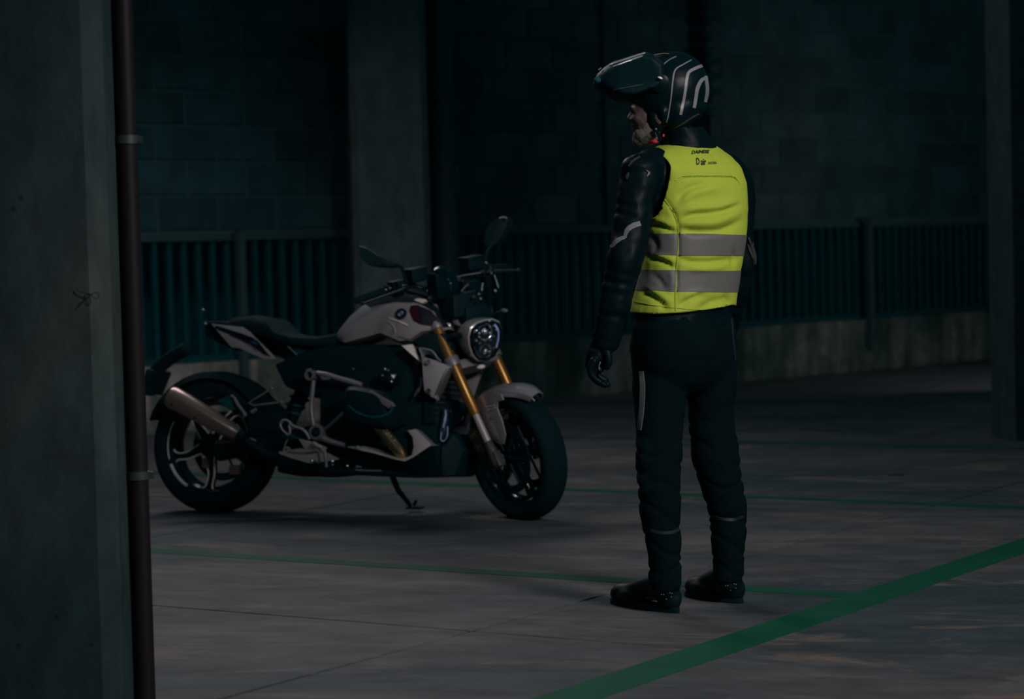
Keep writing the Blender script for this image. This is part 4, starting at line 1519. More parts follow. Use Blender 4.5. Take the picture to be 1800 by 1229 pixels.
# bellypan
A1 = [(0.75, -0.165, 0.304), (0.84, -0.16, 0.308), (0.882, -0.16, 0.301), (0.955, -0.165, 0.281), (1.002, -0.17, 0.262), (1.044, -0.17, 0.255), (1.079, -0.17, 0.27), (1.084, -0.165, 0.305), (1.075, -0.16, 0.349), (1.044, -0.15, 0.377), (1.085, -0.15, 0.384), (1.173, -0.175, 0.315), (1.097, -0.195, 0.26), (1.062, -0.2, 0.242), (1.015, -0.2, 0.249), (0.912, -0.19, 0.273), (0.823, -0.18, 0.289)]
mb = MB()
mb.prism(A1, Vector((0, 0.012, 0.0)))
bel = bp('belly_pan', mb, M['silver'], bevel=0.0015)
mb = MB()
mb.prism([(1.085, -0.15, 0.384), (1.103, -0.14, 0.375), (1.18, -0.16, 0.318), (1.19, -0.13, 0.315), (1.173, -0.175, 0.31)], Vector((0, 0.012, 0)))
bp('belly_pan_edge', mb, M['frame'], bel)
mb = MB()
lowp = [((0.753, -0.175, 0.299), (0.764, -0.13, 0.253)), ((0.854, -0.185, 0.277), (0.822, -0.12, 0.211)), ((0.972, -0.197, 0.251), (0.93, -0.11, 0.186)), ((1.063, -0.203, 0.24), (0.995, -0.1, 0.177)), ((1.122, -0.195, 0.265), (1.091, -0.1, 0.179)), ((1.18, -0.178, 0.308), (1.187, -0.1, 0.185))]
mb.rings([[Vector(a), Vector(b), Vector(b) + Y * 0.015, Vector(a) + Y * 0.015] for a, b in lowp])
bp('belly_pan_side', mb, M['black'], bel, sharp=20)
mb = MB()
mb.prism([(1.19, -0.12, 0.313), (1.215, -0.12, 0.325), (1.233, -0.08, 0.374), (1.246, -0.06, 0.35), (1.275, -0.05, 0.296), (1.257, -0.06, 0.239), (1.246, -0.08, 0.186), (1.192, -0.11, 0.182)], Vector((0, 0.2, 0)))
bp('belly_pan_nose', mb, M['black'], bel, bevel=0.008)
mb = MB()
mb.prism([(0.759, -0.11, 0.268), (0.984, -0.11, 0.234), (1.19, -0.11, 0.273), (1.187, -0.1, 0.183), (0.981, -0.1, 0.174), (0.812, -0.1, 0.199)], Vector((0, 0.2, 0)))
bp('belly_pan_floor', mb, M['black'], bel, bevel=0.006)
mb = MB()
mb.lathe([(0, 0.009), (0.008, 0.009), (0.010, 0.004)], (0.823, -0.18, 0.299), (0, -1, 0), 12)
bp('bolt', mb, M['chrome'], bel)
# exhaust underneath and muffler
tb('exhaust_pipe', [(1.036, -0.1, 0.193), (0.912, -0.12, 0.193), (0.795, -0.12, 0.196), (0.653, -0.12, 0.191), (0.481, -0.12, 0.214), (0.34, -0.13, 0.263), (0.249, -0.17, 0.324), (0.225, -0.19, 0.341)], [0.018, 0.018, 0.018, 0.024, 0.030, 0.028, 0.024, 0.024], 'black', None)
tb('exhaust_highlight', [(0.791, -0.14, 0.202), (0.847, -0.14, 0.2), (0.917, -0.14, 0.201)], 0.0024, 'alu', None)  # light strip painted as the highlight along the exhaust pipe
ma = Vector((0.243, -0.2, 0.341))
me_ = Vector((-0.122, -0.21, 0.52))
mx_ = (me_ - ma).normalized()
L = (me_ - ma).length
side = Vector((0, 1, 0))
upm = mx_.cross(side).normalized()
rings = []
for t, r1, r2 in ((0.0, 0.024, 0.024), (0.03, 0.030, 0.030), (0.15, 0.036, 0.036), (0.45, 0.045, 0.044), (0.8, 0.050, 0.048), (0.97, 0.051, 0.049), (1.0, 0.048, 0.046), (1.0, 0.038, 0.036), (0.97, 0.036, 0.034)):
    rings.append([ma + mx_ * (L * t) + upm * (r1 * math.cos(q)) + side * (r2 * math.sin(q)) for q in [2 * math.pi * j / 32 for j in range(32)]])
mb = MB()
mb.rings(rings)
muf = bp('muffler', mb, M['steel'])
for t in (0.88, 0.55):
    mb = MB()
    mb.ball(ma + mx_ * (L * t) - side * 0.053 + upm * 0.02, 0.006, 8)
    bp('rivet', mb, M['black'], muf)
mb = MB()
mb.lathe([(-0.02, 0.026), (-0.02, 0.033), (0.012, 0.033), (0.012, 0.026)], ma, mx_, 20)
bp('muffler_clamp', mb, M['black'], muf)

# swing arm, shaft housing, strut
mb = MB()
mb.tube([(0.57, -0.05, 0.364), (0.385, -0.06, 0.329), (0.227, -0.09, 0.301), (0.071, -0.1, 0.281)], [0.045, 0.045, 0.04, 0.05], 14, 4)
mb.tube([(0.55, 0.09, 0.36), (0.3, 0.12, 0.34), (0.0, 0.12, 0.305)], [0.05, 0.045, 0.06], 14, 3)
bp('swing_arm', mb, M['black'])
mb = MB()
mb.tube([(0.50, 0.02, 0.70), (0.36, 0.02, 0.42)], 0.035, 14)
shk = bp('shock_absorber', mb, M['black'])
mb = MB()
pts = []
for i in range(81):
    q = i / 80
    a = q * 2 * math.pi * 7
    pts.append(Vector((0.50, 0.02, 0.69)).lerp(Vector((0.37, 0.02, 0.45)), q) + Vector((math.cos(a) * 0.045, math.sin(a) * 0.045, 0)))
mb.tube(pts, 0.006, 6)
bp('spring', mb, M['bar'], shk)
mb = MB()
mb.prism([(0.226, -0.1, 0.506), (0.313, -0.1, 0.519), (0.374, -0.1, 0.468), (0.405, -0.1, 0.404), (0.349, -0.1, 0.34), (0.243, -0.12, 0.351), (0.211, -0.12, 0.428)], Vector((0, 0.08, 0)))
bp('heel_guard', mb, M['black'], bevel=0.01)
tb('subframe_strut', [(0.353, -0.13, 0.561), (0.295, -0.135, 0.527), (0.241, -0.14, 0.495), (0.267, -0.14, 0.483), (0.334, -0.135, 0.491), (0.396, -0.12, 0.5)], [0.0045, 0.0045, 0.0055, 0.005, 0.0045, 0.0045], 'frame', None, sub=1)
mb = MB()
mb.ball((0.355, -0.135, 0.56), 0.008, 10)
mb.ball((0.401, -0.125, 0.5), 0.008, 10)
bp('strut_bolt', mb, M['frame'])
tb('subframe_strut', [(0.154, -0.15, 0.526), (0.172, -0.15, 0.518), (0.194, -0.15, 0.483), (0.221, -0.15, 0.455), (0.231, -0.15, 0.439), (0.222, -0.15, 0.432)], [0.006, 0.007, 0.009, 0.008, 0.010, 0.006], 'frame', None, sub=2)
tb('subframe_strut', [(0.263, -0.15, 0.452), (0.286, -0.145, 0.468)], [0.010, 0.008], 'frame', None, sub=0)
mb = MB()
mb.prism([(0.075, -0.14, 0.506), (0.136, -0.14, 0.527), (0.161, -0.14, 0.496), (0.159, -0.14, 0.455), (0.126, -0.14, 0.473)], Vector((0, 0.006, 0)))
bp('silencer_bracket', mb, M['bar'], bevel=0.002)
# rear caliper and small fittings
mb = MB()
mb.box((0.145, -0.08, 0.195), (0.05, 0.03, 0.045))
bp('rear_caliper', mb, M['steel'], bevel=0.008)
mb = MB()
mb.box((-0.017, -0.06, 0.224), (0.035, 0.03, 0.045))
bp('sensor_bracket', mb, M['steel'], bevel=0.008)
tb('muffler_hanger', [(0.264, -0.17, 0.329), (0.275, -0.17, 0.334), (0.302, -0.17, 0.324)], 0.004, 'alu', None, sub=0)

# ---- footrest castings
tb('rear_footrest_loop', [(0.452, -0.2, 0.415), (0.441, -0.2, 0.398), (0.451, -0.2, 0.375), (0.469, -0.2, 0.36), (0.486, -0.2, 0.35), (0.491, -0.2, 0.37), (0.485, -0.2, 0.39), (0.493, -0.2, 0.403), (0.472, -0.2, 0.416), (0.452, -0.2, 0.415)], 0.0048, 'alu', None)
tb('footrest_arm', [(0.487, -0.2, 0.403), (0.519, -0.2, 0.386), (0.554, -0.2, 0.376), (0.577, -0.2, 0.356), (0.592, -0.2, 0.334)], [0.005, 0.005, 0.006, 0.007, 0.008], 'alu', None)
tb('footrest_arm', [(0.486, -0.2, 0.353), (0.521, -0.2, 0.338), (0.558, -0.2, 0.331)], 0.005, 'bar', None)
mb = MB()
mb.prism([(0.538, -0.21, 0.335), (0.584, -0.21, 0.326), (0.618, -0.21, 0.319), (0.65, -0.21, 0.306), (0.67, -0.21, 0.299), (0.668, -0.21, 0.287), (0.642, -0.21, 0.276), (0.608, -0.21, 0.286), (0.568, -0.21, 0.295)], Vector((0, 0.03, 0)))
ft = bp('footrest_plate', mb, M['silver'], bevel=0.004)
mb = MB()
mb.tube([(0.624, -0.22, 0.313), (0.674, -0.27, 0.297), (0.713, -0.3, 0.289)], [0.011, 0.012, 0.011], 12)
bp('footrest', mb, M['alu'], ft)
mb = MB()
mb.torus((0.478, -0.2, 0.285), Y, [(0.015, -0.008), (0.015, 0.008), (0.006, 0.008), (0.006, -0.008)], 18)
mb.tube([(0.465, -0.2, 0.3), (0.473, -0.2, 0.32), (0.481, -0.2, 0.33)], 0.003, 6)
bp('brake_cylinder', mb, M['alu'], ft)
tb('brake_rod', [(0.497, -0.2, 0.275), (0.552, -0.2, 0.271), (0.617, -0.2, 0.276), (0.665, -0.2, 0.299)], [0.006, 0.0055, 0.005, 0.006], 'frame', ft)
tb('brake_pedal', [(0.667, -0.205, 0.294), (0.674, -0.205, 0.257), (0.684, -0.21, 0.21)], [0.008, 0.0075, 0.007], 'frame', ft)
tb('brake_pedal', [(0.634, -0.205, 0.281), (0.643, -0.205, 0.252), (0.644, -0.205, 0.232), (0.63, -0.215, 0.234), (0.609, -0.22, 0.238)], [0.006, 0.0055, 0.005, 0.005, 0.006], 'aludark', ft)
for p, r, m in (((0.624, -0.23, 0.236), 0.006, 'chrome'), ((0.693, -0.17, 0.238), 0.006, 'chrome'), ((0.761, -0.16, 0.219), 0.006, 'chrome'), ((0.693, -0.17, 0.223), 0.004, 'alu'), ((0.704, -0.15, 0.344), 0.005, 'aludark'), ((0.766, -0.14, 0.646), 0.004, 'frame'), ((0.792, -0.2, 0.544), 0.004, 'frame')):
    mb = MB()
    mb.ball(p, r, 8)
    bp('bolt', mb, M[m])
# main stand / linkage mass under the engine
mb = MB()
mb.tube([(0.36, -0.05, 0.209), (0.471, -0.05, 0.2), (0.601, -0.05, 0.207), (0.729, -0.05, 0.232)], [0.022, 0.03, 0.034, 0.03], 12, 3)
bp('under_linkage', mb, M['black'])
# side stand on the far side
mb = MB()
mb.tube([(0.852, 0.1, 0.179), (0.867, 0.13, 0.119), (0.888, 0.16, 0.082), (0.899, 0.19, 0.052)], [0.014, 0.013, 0.011, 0.010], 10)
stn_ = bp('side_stand', mb, M['black'])
foot = Vector((0.911, 0.195, 0.047))
mb = MB()
mb.box(foot + Vector((0.01, 0, -0.004)), (0.075, 0.045, 0.010), (Vector((1, 0, 0)), Vector((0, math.cos(LEAN), math.sin(LEAN))), Vector((0, -math.sin(LEAN), math.cos(LEAN)))))
mb.tube([(0.919, 0.19, 0.055), (0.937, 0.17, 0.073)], 0.008, 8)
bp('stand_foot', mb, M['black'], stn_, bevel=0.003)

# ================================================================== rider
ROOT = Vector((0.58, 7.53, 0.0))
OFF = ROOT.copy()
rider = empty('person', ROOT, label='person standing with back to camera in yellow reflective vest and flip-up helmet', cat='person')
FD = Vector((math.cos(R(128)), math.sin(R(128)), 0))          # where the chest points
LD = Vector((-FD.y, FD.x, 0))                                   # the rider's left


def sect(c, a, b, n=28, ex=2.3, sh=0.0, fd=FD, tilt=0.0):
    """horizontal body section: a half width, b half depth"""
    c = Vector(c)
    ld = Vector((-fd.y, fd.x, 0))
    out = []
    for j in range(n):
        q = 2 * math.pi * j / n
        cx = math.copysign(abs(math.cos(q)) ** (2 / ex), math.cos(q))
        sy = math.copysign(abs(math.sin(q)) ** (2 / ex), math.sin(q))
        out.append(c + ld * (a * cx) + fd * (b * sy) + Z * (tilt * cx))
    return out


def torso(grow, z_hem=True, extra=()):
    mb = MB()
    rows = [((0.5493, 7.5300, 0.9492), 0.176, 0.128), ((0.5498, 7.5300, 0.9711), 0.175, 0.127), ((0.5637, 7.5300, 1.0217), 0.169, 0.122), ((0.5778, 7.5300, 1.0796), 0.164, 0.118), ((0.5948, 7.5300, 1.1883), 0.168, 0.122),
            ((0.5969, 7.5300, 1.2791), 0.174, 0.126), ((0.5941, 7.5400, 1.3611), 0.178, 0.124), ((0.5844, 7.5400, 1.4158), 0.172, 0.112), ((0.5769, 7.5500, 1.4509), 0.150, 0.094), ((0.5745, 7.5600, 1.4732), 0.118, 0.078), ((0.5756, 7.5700, 1.4899), 0.085, 0.066), ((0.5766, 7.5800, 1.4976), 0.05, 0.05)]
    mb.rings([sect(c, a + grow, b_ + grow) for c, a, b_ in rows])
    return mb


# ---- body: one continuous skin from head to feet (almost all of it under the clothes)
HDIR = Vector((math.cos(R(171)), math.sin(R(171)), 0))
HL = Vector((-HDIR.y, HDIR.x, 0))
hax = (HDIR, HL, Z)
mb = torso(-0.035)
mb.rings([sect((0.5521, 7.5300, 0.9892), 0.13, 0.09), sect((0.5491, 7.5300, 0.8617), 0.15, 0.10), sect((0.5473, 7.5400, 0.7516), 0.14, 0.10)])
mb.limb([(0.4672, 7.5000, 0.7923), (0.4561, 7.4600, 0.5046), (0.4669, 7.4600, 0.1131), (0.4731, 7.4600, 0.0673)], [0.06, 0.045, 0.028, 0.028], 14)
mb.limb([(0.6427, 7.6000, 0.7827), (0.6471, 7.6000, 0.4871), (0.6850, 7.6200, 0.1127), (0.6876, 7.6200, 0.0642)], [0.06, 0.045, 0.028, 0.028], 14)
mb.capsule((0.4668, 7.4800, 0.0536), (0.3936, 7.5800, 0.0332), 0.018, 0.014)
mb.capsule((0.6780, 7.6400, 0.0503), (0.6284, 7.7400, 0.0295), 0.018, 0.014)
mb.limb([(0.4455, 7.4400, 1.4072), (0.3904, 7.3800, 1.2644), (0.3596, 7.3600, 1.1370), (0.3207, 7.3600, 0.9993), (0.2931, 7.3700, 0.8748), (0.2739, 7.3800, 0.8034)], [0.045, 0.034, 0.03, 0.026, 0.022, 0.02], 14)
mb.limb([(0.7280, 7.6600, 1.3884), (0.7636, 7.7200, 1.2218), (0.7719, 7.7200, 1.0910), (0.7160, 7.8250, 0.9117), (0.6973, 7.8700, 0.8250), (0.6912, 7.8800, 0.7674)], [0.04, 0.032, 0.028, 0.024, 0.020, 0.018], 14)
mb.limb([(0.5735, 7.5500, 1.4619), (0.5422, 7.5500, 1.5263), (0.5143, 7.5500, 1.5814)], [0.052, 0.046, 0.048], 18)
# skull, face
mb.ball((0.4992, 7.5500, 1.6363), (0.098, 0.075, 0.112), 24, hax)
mb.ball((0.4561, 7.5500, 1.5830), (0.058, 0.060, 0.075), 20, hax)
mb.ball((0.4477, 7.5500, 1.5342), (0.040, 0.048, 0.042), 20, hax)
mb.ball((0.4327, 7.5500, 1.5146), (0.028, 0.030, 0.022), 16, hax)
mb.capsule((0.4187, 7.5500, 1.6166), (0.3950, 7.5500, 1.5773), 0.009, 0.0115)
mb.ball((0.4020, 7.5300, 1.5724), (0.011, 0.010, 0.008), 12, hax)
mb.ball((0.4077, 7.5500, 1.6133), (0.012, 0.045, 0.010), 14, hax)
mb.ball((0.4117, 7.5500, 1.5515), (0.012, 0.022, 0.006), 12, hax)
mb.ball((0.4132, 7.5500, 1.5387), (0.012, 0.021, 0.006), 12, hax)
mb.ball((0.4249, 7.5150, 1.5764), (0.022, 0.018, 0.020), 14, hax)
mb.ball((0.4840, 7.4750, 1.5781), (0.018, 0.010, 0.030), 14, hax)
for dz, yy in ((0, 7.52), (0, 7.58)):
    pass
me = fuse(mb, 0.0065, 3)
world_link('body', me, M['skin'], rider)
for yy in (7.518, 7.60):
    mb = MB()
    mb.ball((0.4219, 7.5500, 1.6002), 0.012, 12)
    for i, p in enumerate(mb.v):
        mb.v[i] = (p[0] + (0.002 if yy > 7.55 else 0.006), p[1] + yy - 7.55, p[2])
    part('eye', mb, M['eye'], rider)
# beard and moustache
mb = MB()
mb.ball((0.4475, 7.5500, 1.5251), (0.043, 0.054, 0.036), 20, hax)
mb.ball((0.4271, 7.5500, 1.5093), (0.027, 0.034, 0.024), 16, hax)
mb.ball((0.4079, 7.5450, 1.5586), (0.010, 0.026, 0.007), 12, hax)
mb.ball((0.4631, 7.5000, 1.5422), (0.030, 0.012, 0.034), 14, hax)
me = fuse(mb, 0.004, 2)
displace(me, lambda p, n: n * (0.0012 * noise.noise(p * 220) + 0.002 * noise.noise(p * 50)))
world_link('beard', me, M['beard'], rider)

# ---- jacket
mb = torso(-0.006)
mb.rings([sect((0.5502, 7.5300, 0.9072), 0.178, 0.128), sect((0.5496, 7.5300, 0.9620), 0.168, 0.120), sect((0.5697, 7.5300, 1.0434), 0.158, 0.112)])
mb.limb([(0.4650, 7.4600, 1.4217), (0.4224, 7.4200, 1.3928), (0.3999, 7.4000, 1.3179), (0.3865, 7.3850, 1.2378), (0.3733, 7.3700, 1.1669), (0.3594, 7.3600, 1.1264), (0.3398, 7.3600, 1.0522), (0.3200, 7.3600, 0.9726), (0.3065, 7.3650, 0.9193), (0.2968, 7.3700, 0.8783)],
        [0.060, 0.063, 0.062, 0.060, 0.058, 0.058, 0.055, 0.050, 0.046, 0.045], 20)
mb.ball((0.4167, 7.4050, 1.4139), (0.062, 0.05, 0.05), 16)
mb.ball((0.3519, 7.3400, 1.1497), (0.040, 0.035, 0.062), 16)
mb.limb([(0.7108, 7.6300, 1.4063), (0.7478, 7.6800, 1.3607), (0.7531, 7.7000, 1.2590), (0.7502, 7.7100, 1.1662), (0.7552, 7.7200, 1.0952), (0.7363, 7.7600, 0.9978), (0.7144, 7.8300, 0.9021), (0.6973, 7.8700, 0.8250)],
        [0.058, 0.056, 0.052, 0.050, 0.050, 0.046, 0.043, 0.042], 20)
mb.ball((0.7683, 7.7000, 1.1006), (0.034, 0.035, 0.045), 14)
# collar
mb.rings([sect((0.5801, 7.5600, 1.4767), 0.100, 0.085), sect((0.5752, 7.5600, 1.5022), 0.082, 0.078), sect((0.5626, 7.5550, 1.5278), 0.074, 0.076), sect((0.5572, 7.5500, 1.5458), 0.070, 0.074)])
me = fuse(mb, 0.0075, 4)


def jacket_folds(p, n):
    d = 0.004 * noise.noise(Vector((p.x * 9, p.y * 9, p.z * 26))) + 0.0025 * noise.noise(p * 34)
    z = p.z
    for zc, w in ((1.3009, 0.010), (1.2706, 0.008), (1.0831, 0.010), (1.0514, 0.009), (1.0161, 0.008), (0.9450, 0.008)):
        if p.x < 0.40 or p.x > 0.70:
            d -= 0.004 * math.exp(-((z - zc + 0.25 * (p.x - 0.36)) / w) ** 2)
    return n * d


displace(me, jacket_folds)
jacket_bvh = bvh_of(me)
jk = world_link('jacket', me, M['suit'], rider)


def caster(bvh, y0=5.0):
    def f(x, z):
        # from the side the back is seen from, level, along +Y
        h = bvh.ray_cast(Vector((x, y0, z)), Vector((0, 1, 0)))
        return (h[0], h[1]) if h[0] else None
    return f


cj = caster(jacket_bvh)
mb = drape_ribbon([(0.4088, 1.2410), (0.3879, 1.2342), (0.3711, 1.2239), (0.3631, 1.2080), (0.3610, 1.1957)], [0.016, 0.017, 0.015, 0.011, 0.008], cj, 0.002)
part('reflective_strip', mb, M['tape2'], jk)
mb = drape_ribbon([(0.3593, 1.1975), (0.3445, 1.1925), (0.3314, 1.1840), (0.3241, 1.1753), (0.3168, 1.1666)], [0.010, 0.012, 0.012, 0.009, 0.006], cj, 0.002)
part('reflective_strip', mb, M['tape2'], jk)
# shoulder armour highlights painted as grey strips, elbow slider on the right arm
mb = drape_ribbon([(0.3807, 1.4205), (0.3952, 1.4360), (0.4151, 1.4479)], 0.004, cj, 0.003)
part('piping_or_sheen', mb, M['aludark'], jk)
for pts in ([(0.4318, 1.4067), (0.4405, 1.3976), (0.4331, 1.3854)], [(0.3802, 1.4010), (0.3764, 1.3905), (0.3743, 1.3799)]):
    mb = drape_ribbon(pts, [0.002, 0.007, 0.002], cj, 0.003, 0.002)
    part('ridge_or_sheen', mb, M['aludark'], jk)
mb = drape_ribbon([(0.7757, 1.1878), (0.7882, 1.1615), (0.7968, 1.1278), (0.7980, 1.0998)], [0.004, 0.010, 0.010, 0.004], cj, 0.003, 0.003)
part('ridge_or_sheen', mb, M['aludark'], jk)
mb = drape_ribbon([(0.7734, 1.1656), (0.7822, 1.1430), (0.7910, 1.1186)], [0.004, 0.008, 0.004], cj, 0.003, 0.003)
part('ridge_or_sheen', mb, M['aludark'], jk)
mb = MB()
mb.ball((0.3384, 7.3600, 0.8847), 0.0055, 10)
part('cuff_highlight', mb, M['stripe'], jk)  # pale bead put in as a highlight on the cuff

# ---- trousers
mb = MB()
mb.rings([sect((0.5513, 7.5300, 0.9564), 0.165, 0.118), sect((0.5503, 7.5300, 0.9127), 0.182, 0.128), sect((0.5505, 7.5300, 0.8434), 0.190, 0.134), sect((0.5513, 7.5350, 0.7792), 0.180, 0.124), sect((0.5505, 7.5400, 0.7296), 0.145, 0.098), sect((0.5498, 7.5400, 0.7003), 0.09, 0.07)])
LL = [((0.4694, 7.5000, 0.8104), 0.092), ((0.4667, 7.4900, 0.7201), 0.087), ((0.4662, 7.4800, 0.6481), 0.081), ((0.4639, 7.4700, 0.5762), 0.076), ((0.4579, 7.4600, 0.5046), 0.075), ((0.4559, 7.4550, 0.4325), 0.071), ((0.4560, 7.4550, 0.3598), 0.069), ((0.4597, 7.4550, 0.2870), 0.063), ((0.4671, 7.4550, 0.2140), 0.057), ((0.4690, 7.4550, 0.1411), 0.053), ((0.4679, 7.4550, 0.0937), 0.053)]
RL = [((0.6377, 7.5800, 0.8022), 0.090), ((0.6402, 7.5900, 0.7096), 0.084), ((0.6394, 7.6000, 0.6352), 0.075), ((0.6414, 7.6000, 0.5612), 0.075), ((0.6473, 7.6000, 0.4964), 0.077), ((0.6643, 7.6050, 0.4122), 0.073), ((0.6798, 7.6100, 0.3371), 0.067), ((0.6878, 7.6150, 0.2621), 0.063), ((0.6862, 7.6150, 0.1878), 0.057), ((0.6849, 7.6150, 0.1320), 0.054), ((0.6839, 7.6150, 0.0873), 0.052)]
for leg in (LL, RL):
    mb.limb([q[0] for q in leg], [q[1] for q in leg], 22, 2)
for p_, r_ in (((0.4159, 7.4200, 0.5092), 0.036), ((0.4137, 7.4200, 0.4189), 0.030), ((0.6008, 7.6200, 0.4866), 0.028), ((0.6334, 7.6000, 0.3672), 0.024), ((0.7125, 7.6200, 0.5207), 0.022)):
    mb.ball(p_, (r_, r_, r_ * 1.6), 12)
me = fuse(mb, 0.008, 10)


def leg_folds(p, n):
    d = 0.0045 * noise.noise(Vector((p.x * 7, p.y * 7, p.z * 20)))
    a = max(0.0, min(1.0, (0.95 - p.z) / 0.5))
    for k, zc in enumerate((0.5555, 0.5008, 0.4315, 0.3767, 0.3091, 0.2359, 0.1810, 0.1297)):
        d -= 0.0055 * a * math.exp(-((p.z - zc + 0.05 * math.sin(p.x * 18 + k)) / 0.007) ** 2)
    return n * d


displace(me, leg_folds)
for v in me.vertices:
    v.co.z = max(v.co.z, 0.075)
leg_bvh = bvh_of(me)
tr = world_link('trousers', me, M['cloth'], rider)
cl_ = caster(leg_bvh)
mb = drape_ribbon([(0.4078, 0.7745), (0.4104, 0.7348), (0.4088, 0.6904), (0.4054, 0.6462), (0.4004, 0.6111), (0.3981, 0.5879)], [0.012, 0.0145, 0.0145, 0.0135, 0.012, 0.009], cl_, 0.002)
part('reflective_strip', mb, M['tape2'], tr)
for pts in ([(0.4235, 0.2709), (0.4521, 0.2648), (0.4844, 0.2639), (0.5133, 0.2686)], [(0.6267, 0.2919), (0.6594, 0.2837), (0.6994, 0.2808), (0.7323, 0.2873)]):
    mb = drape_ribbon(pts, 0.010, cl_, 0.001)
    part('calf_band', mb, M['navycloth'], tr)
mb = drape_ribbon([(0.7046, 0.9315), (0.7052, 0.8770), (0.7113, 0.8223), (0.7143, 0.7949)], 0.006, cl_, 0.001)
part('piping_or_sheen', mb, M['navycloth'], tr)

# ---- boots
for nm, ank, hl_, toe, ang in (('left', (0.4700, 7.4550, 0.1046), (0.4948, 7.4550, 0.0), (0.3322, 7.6620, 0.0), 0), ('right', (0.6859, 7.6150, 0.0947), (0.7140, 7.6206, 0.0), (0.5940, 7.7661, 0.0), 0)):
    a_, h_, t_ = Vector(ank), Vector(hl_), Vector(toe)
    d_ = (t_ - h_).normalized()
    L_ = (t_ - h_).length
    if nm == 'right':
        L_ = max(L_, 0.20)
    w_ = Vector((-d_.y, d_.x, 0))
    h_ = h_ + d_ * 0.012
    mb = MB()
    mb.limb([a_ + Z * 0.07, a_ - Z * 0.02, h_ + d_ * 0.03 + Z * 0.075], [0.044, 0.044, 0.046], 16)
    mb.ball(h_ + d_ * 0.01 + Z * 0.045, (0.048, 0.036, 0.046), 16, (d_, w_, Z))
    mb.limb([h_ + d_ * 0.03 + Z * 0.085, h_ + d_ * L_ * 0.42 + Z * 0.070, h_ + d_ * L_ * 0.72 + Z * 0.045, h_ + d_ * L_ * 0.93 + Z * 0.040], [0.044, 0.036, 0.033, 0.031], 16)
    mb.ball(h_ + d_ * L_ * 0.68 + Z * 0.035, (0.075, 0.046, 0.034), 16, (d_, w_, Z))
    mb.ball(h_ + d_ * L_ * 0.94 + Z * 0.036, (0.034, 0.036, 0.031), 16, (d_, w_, Z))
    sole = []
    for k in range(24):
        q = 2 * math.pi * k / 24
        u_ = (math.cos(q) + 1) / 2
        sole.append(h_ - d_ * 0.035 + d_ * (u_ * (L_ + 0.065)) + w_ * (math.sin(q) * (0.034 + 0.012 * u_)))
    me = fuse(mb, 0.006, 3)
    for v in me.vertices:
        v.co.z = max(v.co.z, 0.014)
    bt = world_link('boot', me, M['boot'], rider)
    mb = MB()
    mb.rings([[p + Z * 0.0 for p in sole], [p + Z * 0.018 for p in sole]])
    part('sole', mb, M['rubber'], bt, bevel=0.003)
    bb = bvh_of(me)
    rng = random.Random(3)
    for k in range(7):
        src = h_ + d_ * rng.uniform(-0.015, 0.055) + Z * rng.uniform(0.045, 0.085) - Y * 0.4
        src += OFF * 0
        hit = bb.ray_cast(src - OFF, Vector((0, 1, 0)))
        if hit[0]:
            mb = MB()
            mb.ball(hit[0] + OFF, 0.0022, 6)
            part('stud', mb, M['chrome'], bt)

# ---- gloves: palm, four fingers, thumb
PAL = [((0.2935, 7.3700, 0.8891), 0.036), ((0.2822, 7.3750, 0.8570), 0.037), ((0.2691, 7.3800, 0.8250), 0.038), ((0.2614, 7.3800, 0.8037), 0.034)]
mb = MB()
mb.limb([q[0] for q in PAL], [q[1] for q in PAL], 18, 3, flat=0.62)
mb.ball((0.2692, 7.3800, 0.8303), (0.034, 0.040, 0.040), 16)
for i, (kx, mx1, tx, ty) in enumerate(((1041, 1041, 1056, 671), (1039, 1040, 1061, 676), (1041, 1044, 1067, 677), (1045, 1049, 1068, 672))):
    dy = 0.024 * i - 0.036
    def sh3(p):
        return (p[0], p[1] + dy, p[2])
    if i == 0:
        pts = [sh3((0.2545, 7.3800, 0.8146)), sh3((0.2432, 7.3800, 0.7899)), sh3((0.2515, 7.3800, 0.7646)), sh3((0.2726, 7.3800, 0.7479))]
    elif i == 1:
        pts = [sh3((0.2544, 7.3800, 0.8110)), sh3((0.2448, 7.3800, 0.7809)), sh3((0.2602, 7.3800, 0.7536)), sh3((0.2884, 7.3800, 0.7367))]
    elif i == 2:
        pts = [sh3((0.2579, 7.3800, 0.8074)), sh3((0.2500, 7.3800, 0.7771)), sh3((0.2691, 7.3800, 0.7516)), sh3((0.2991, 7.3800, 0.7365))]
    else:
        pts = [sh3((0.2633, 7.3800, 0.8072)), sh3((0.2591, 7.3800, 0.7805)), sh3((0.2747, 7.3800, 0.7604)), sh3((0.2940, 7.3800, 0.7491))]
    mb.limb(pts, [0.0135, 0.0125, 0.0115, 0.0095], 10, 3)
mb.limb([(0.2885, 7.3550, 0.8577), (0.2982, 7.3450, 0.8330), (0.3010, 7.3400, 0.8100), (0.2953, 7.3400, 0.7941)], [0.017, 0.0145, 0.012, 0.0095], 10, 3)
mb.limb([(0.3063, 7.3660, 0.9103), (0.2988, 7.3700, 0.8890), (0.2931, 7.3700, 0.8748)], [0.044, 0.047, 0.043], 16)
me = fuse(mb, 0.0034, 2)
gb = bvh_of(me)
gl = world_link('glove', me, M['suit'], rider)
mb = drape_ribbon([(0.2739, 0.8120), (0.2709, 0.7996), (0.2742, 0.7888), (0.2785, 0.7834)], [0.004, 0.0045, 0.008, 0.005], caster(gb), 0.002)
part('knuckle_patch', mb, M['stripe'], gl)
mb = MB()
RG = Vector((0.6916, 7.8850, 0.7671))
mb.limb([(0.7006, 7.8650, 0.8213), (0.6954, 7.8800, 0.7864), RG], [0.042, 0.038, 0.036], 16, 3, flat=0.7)
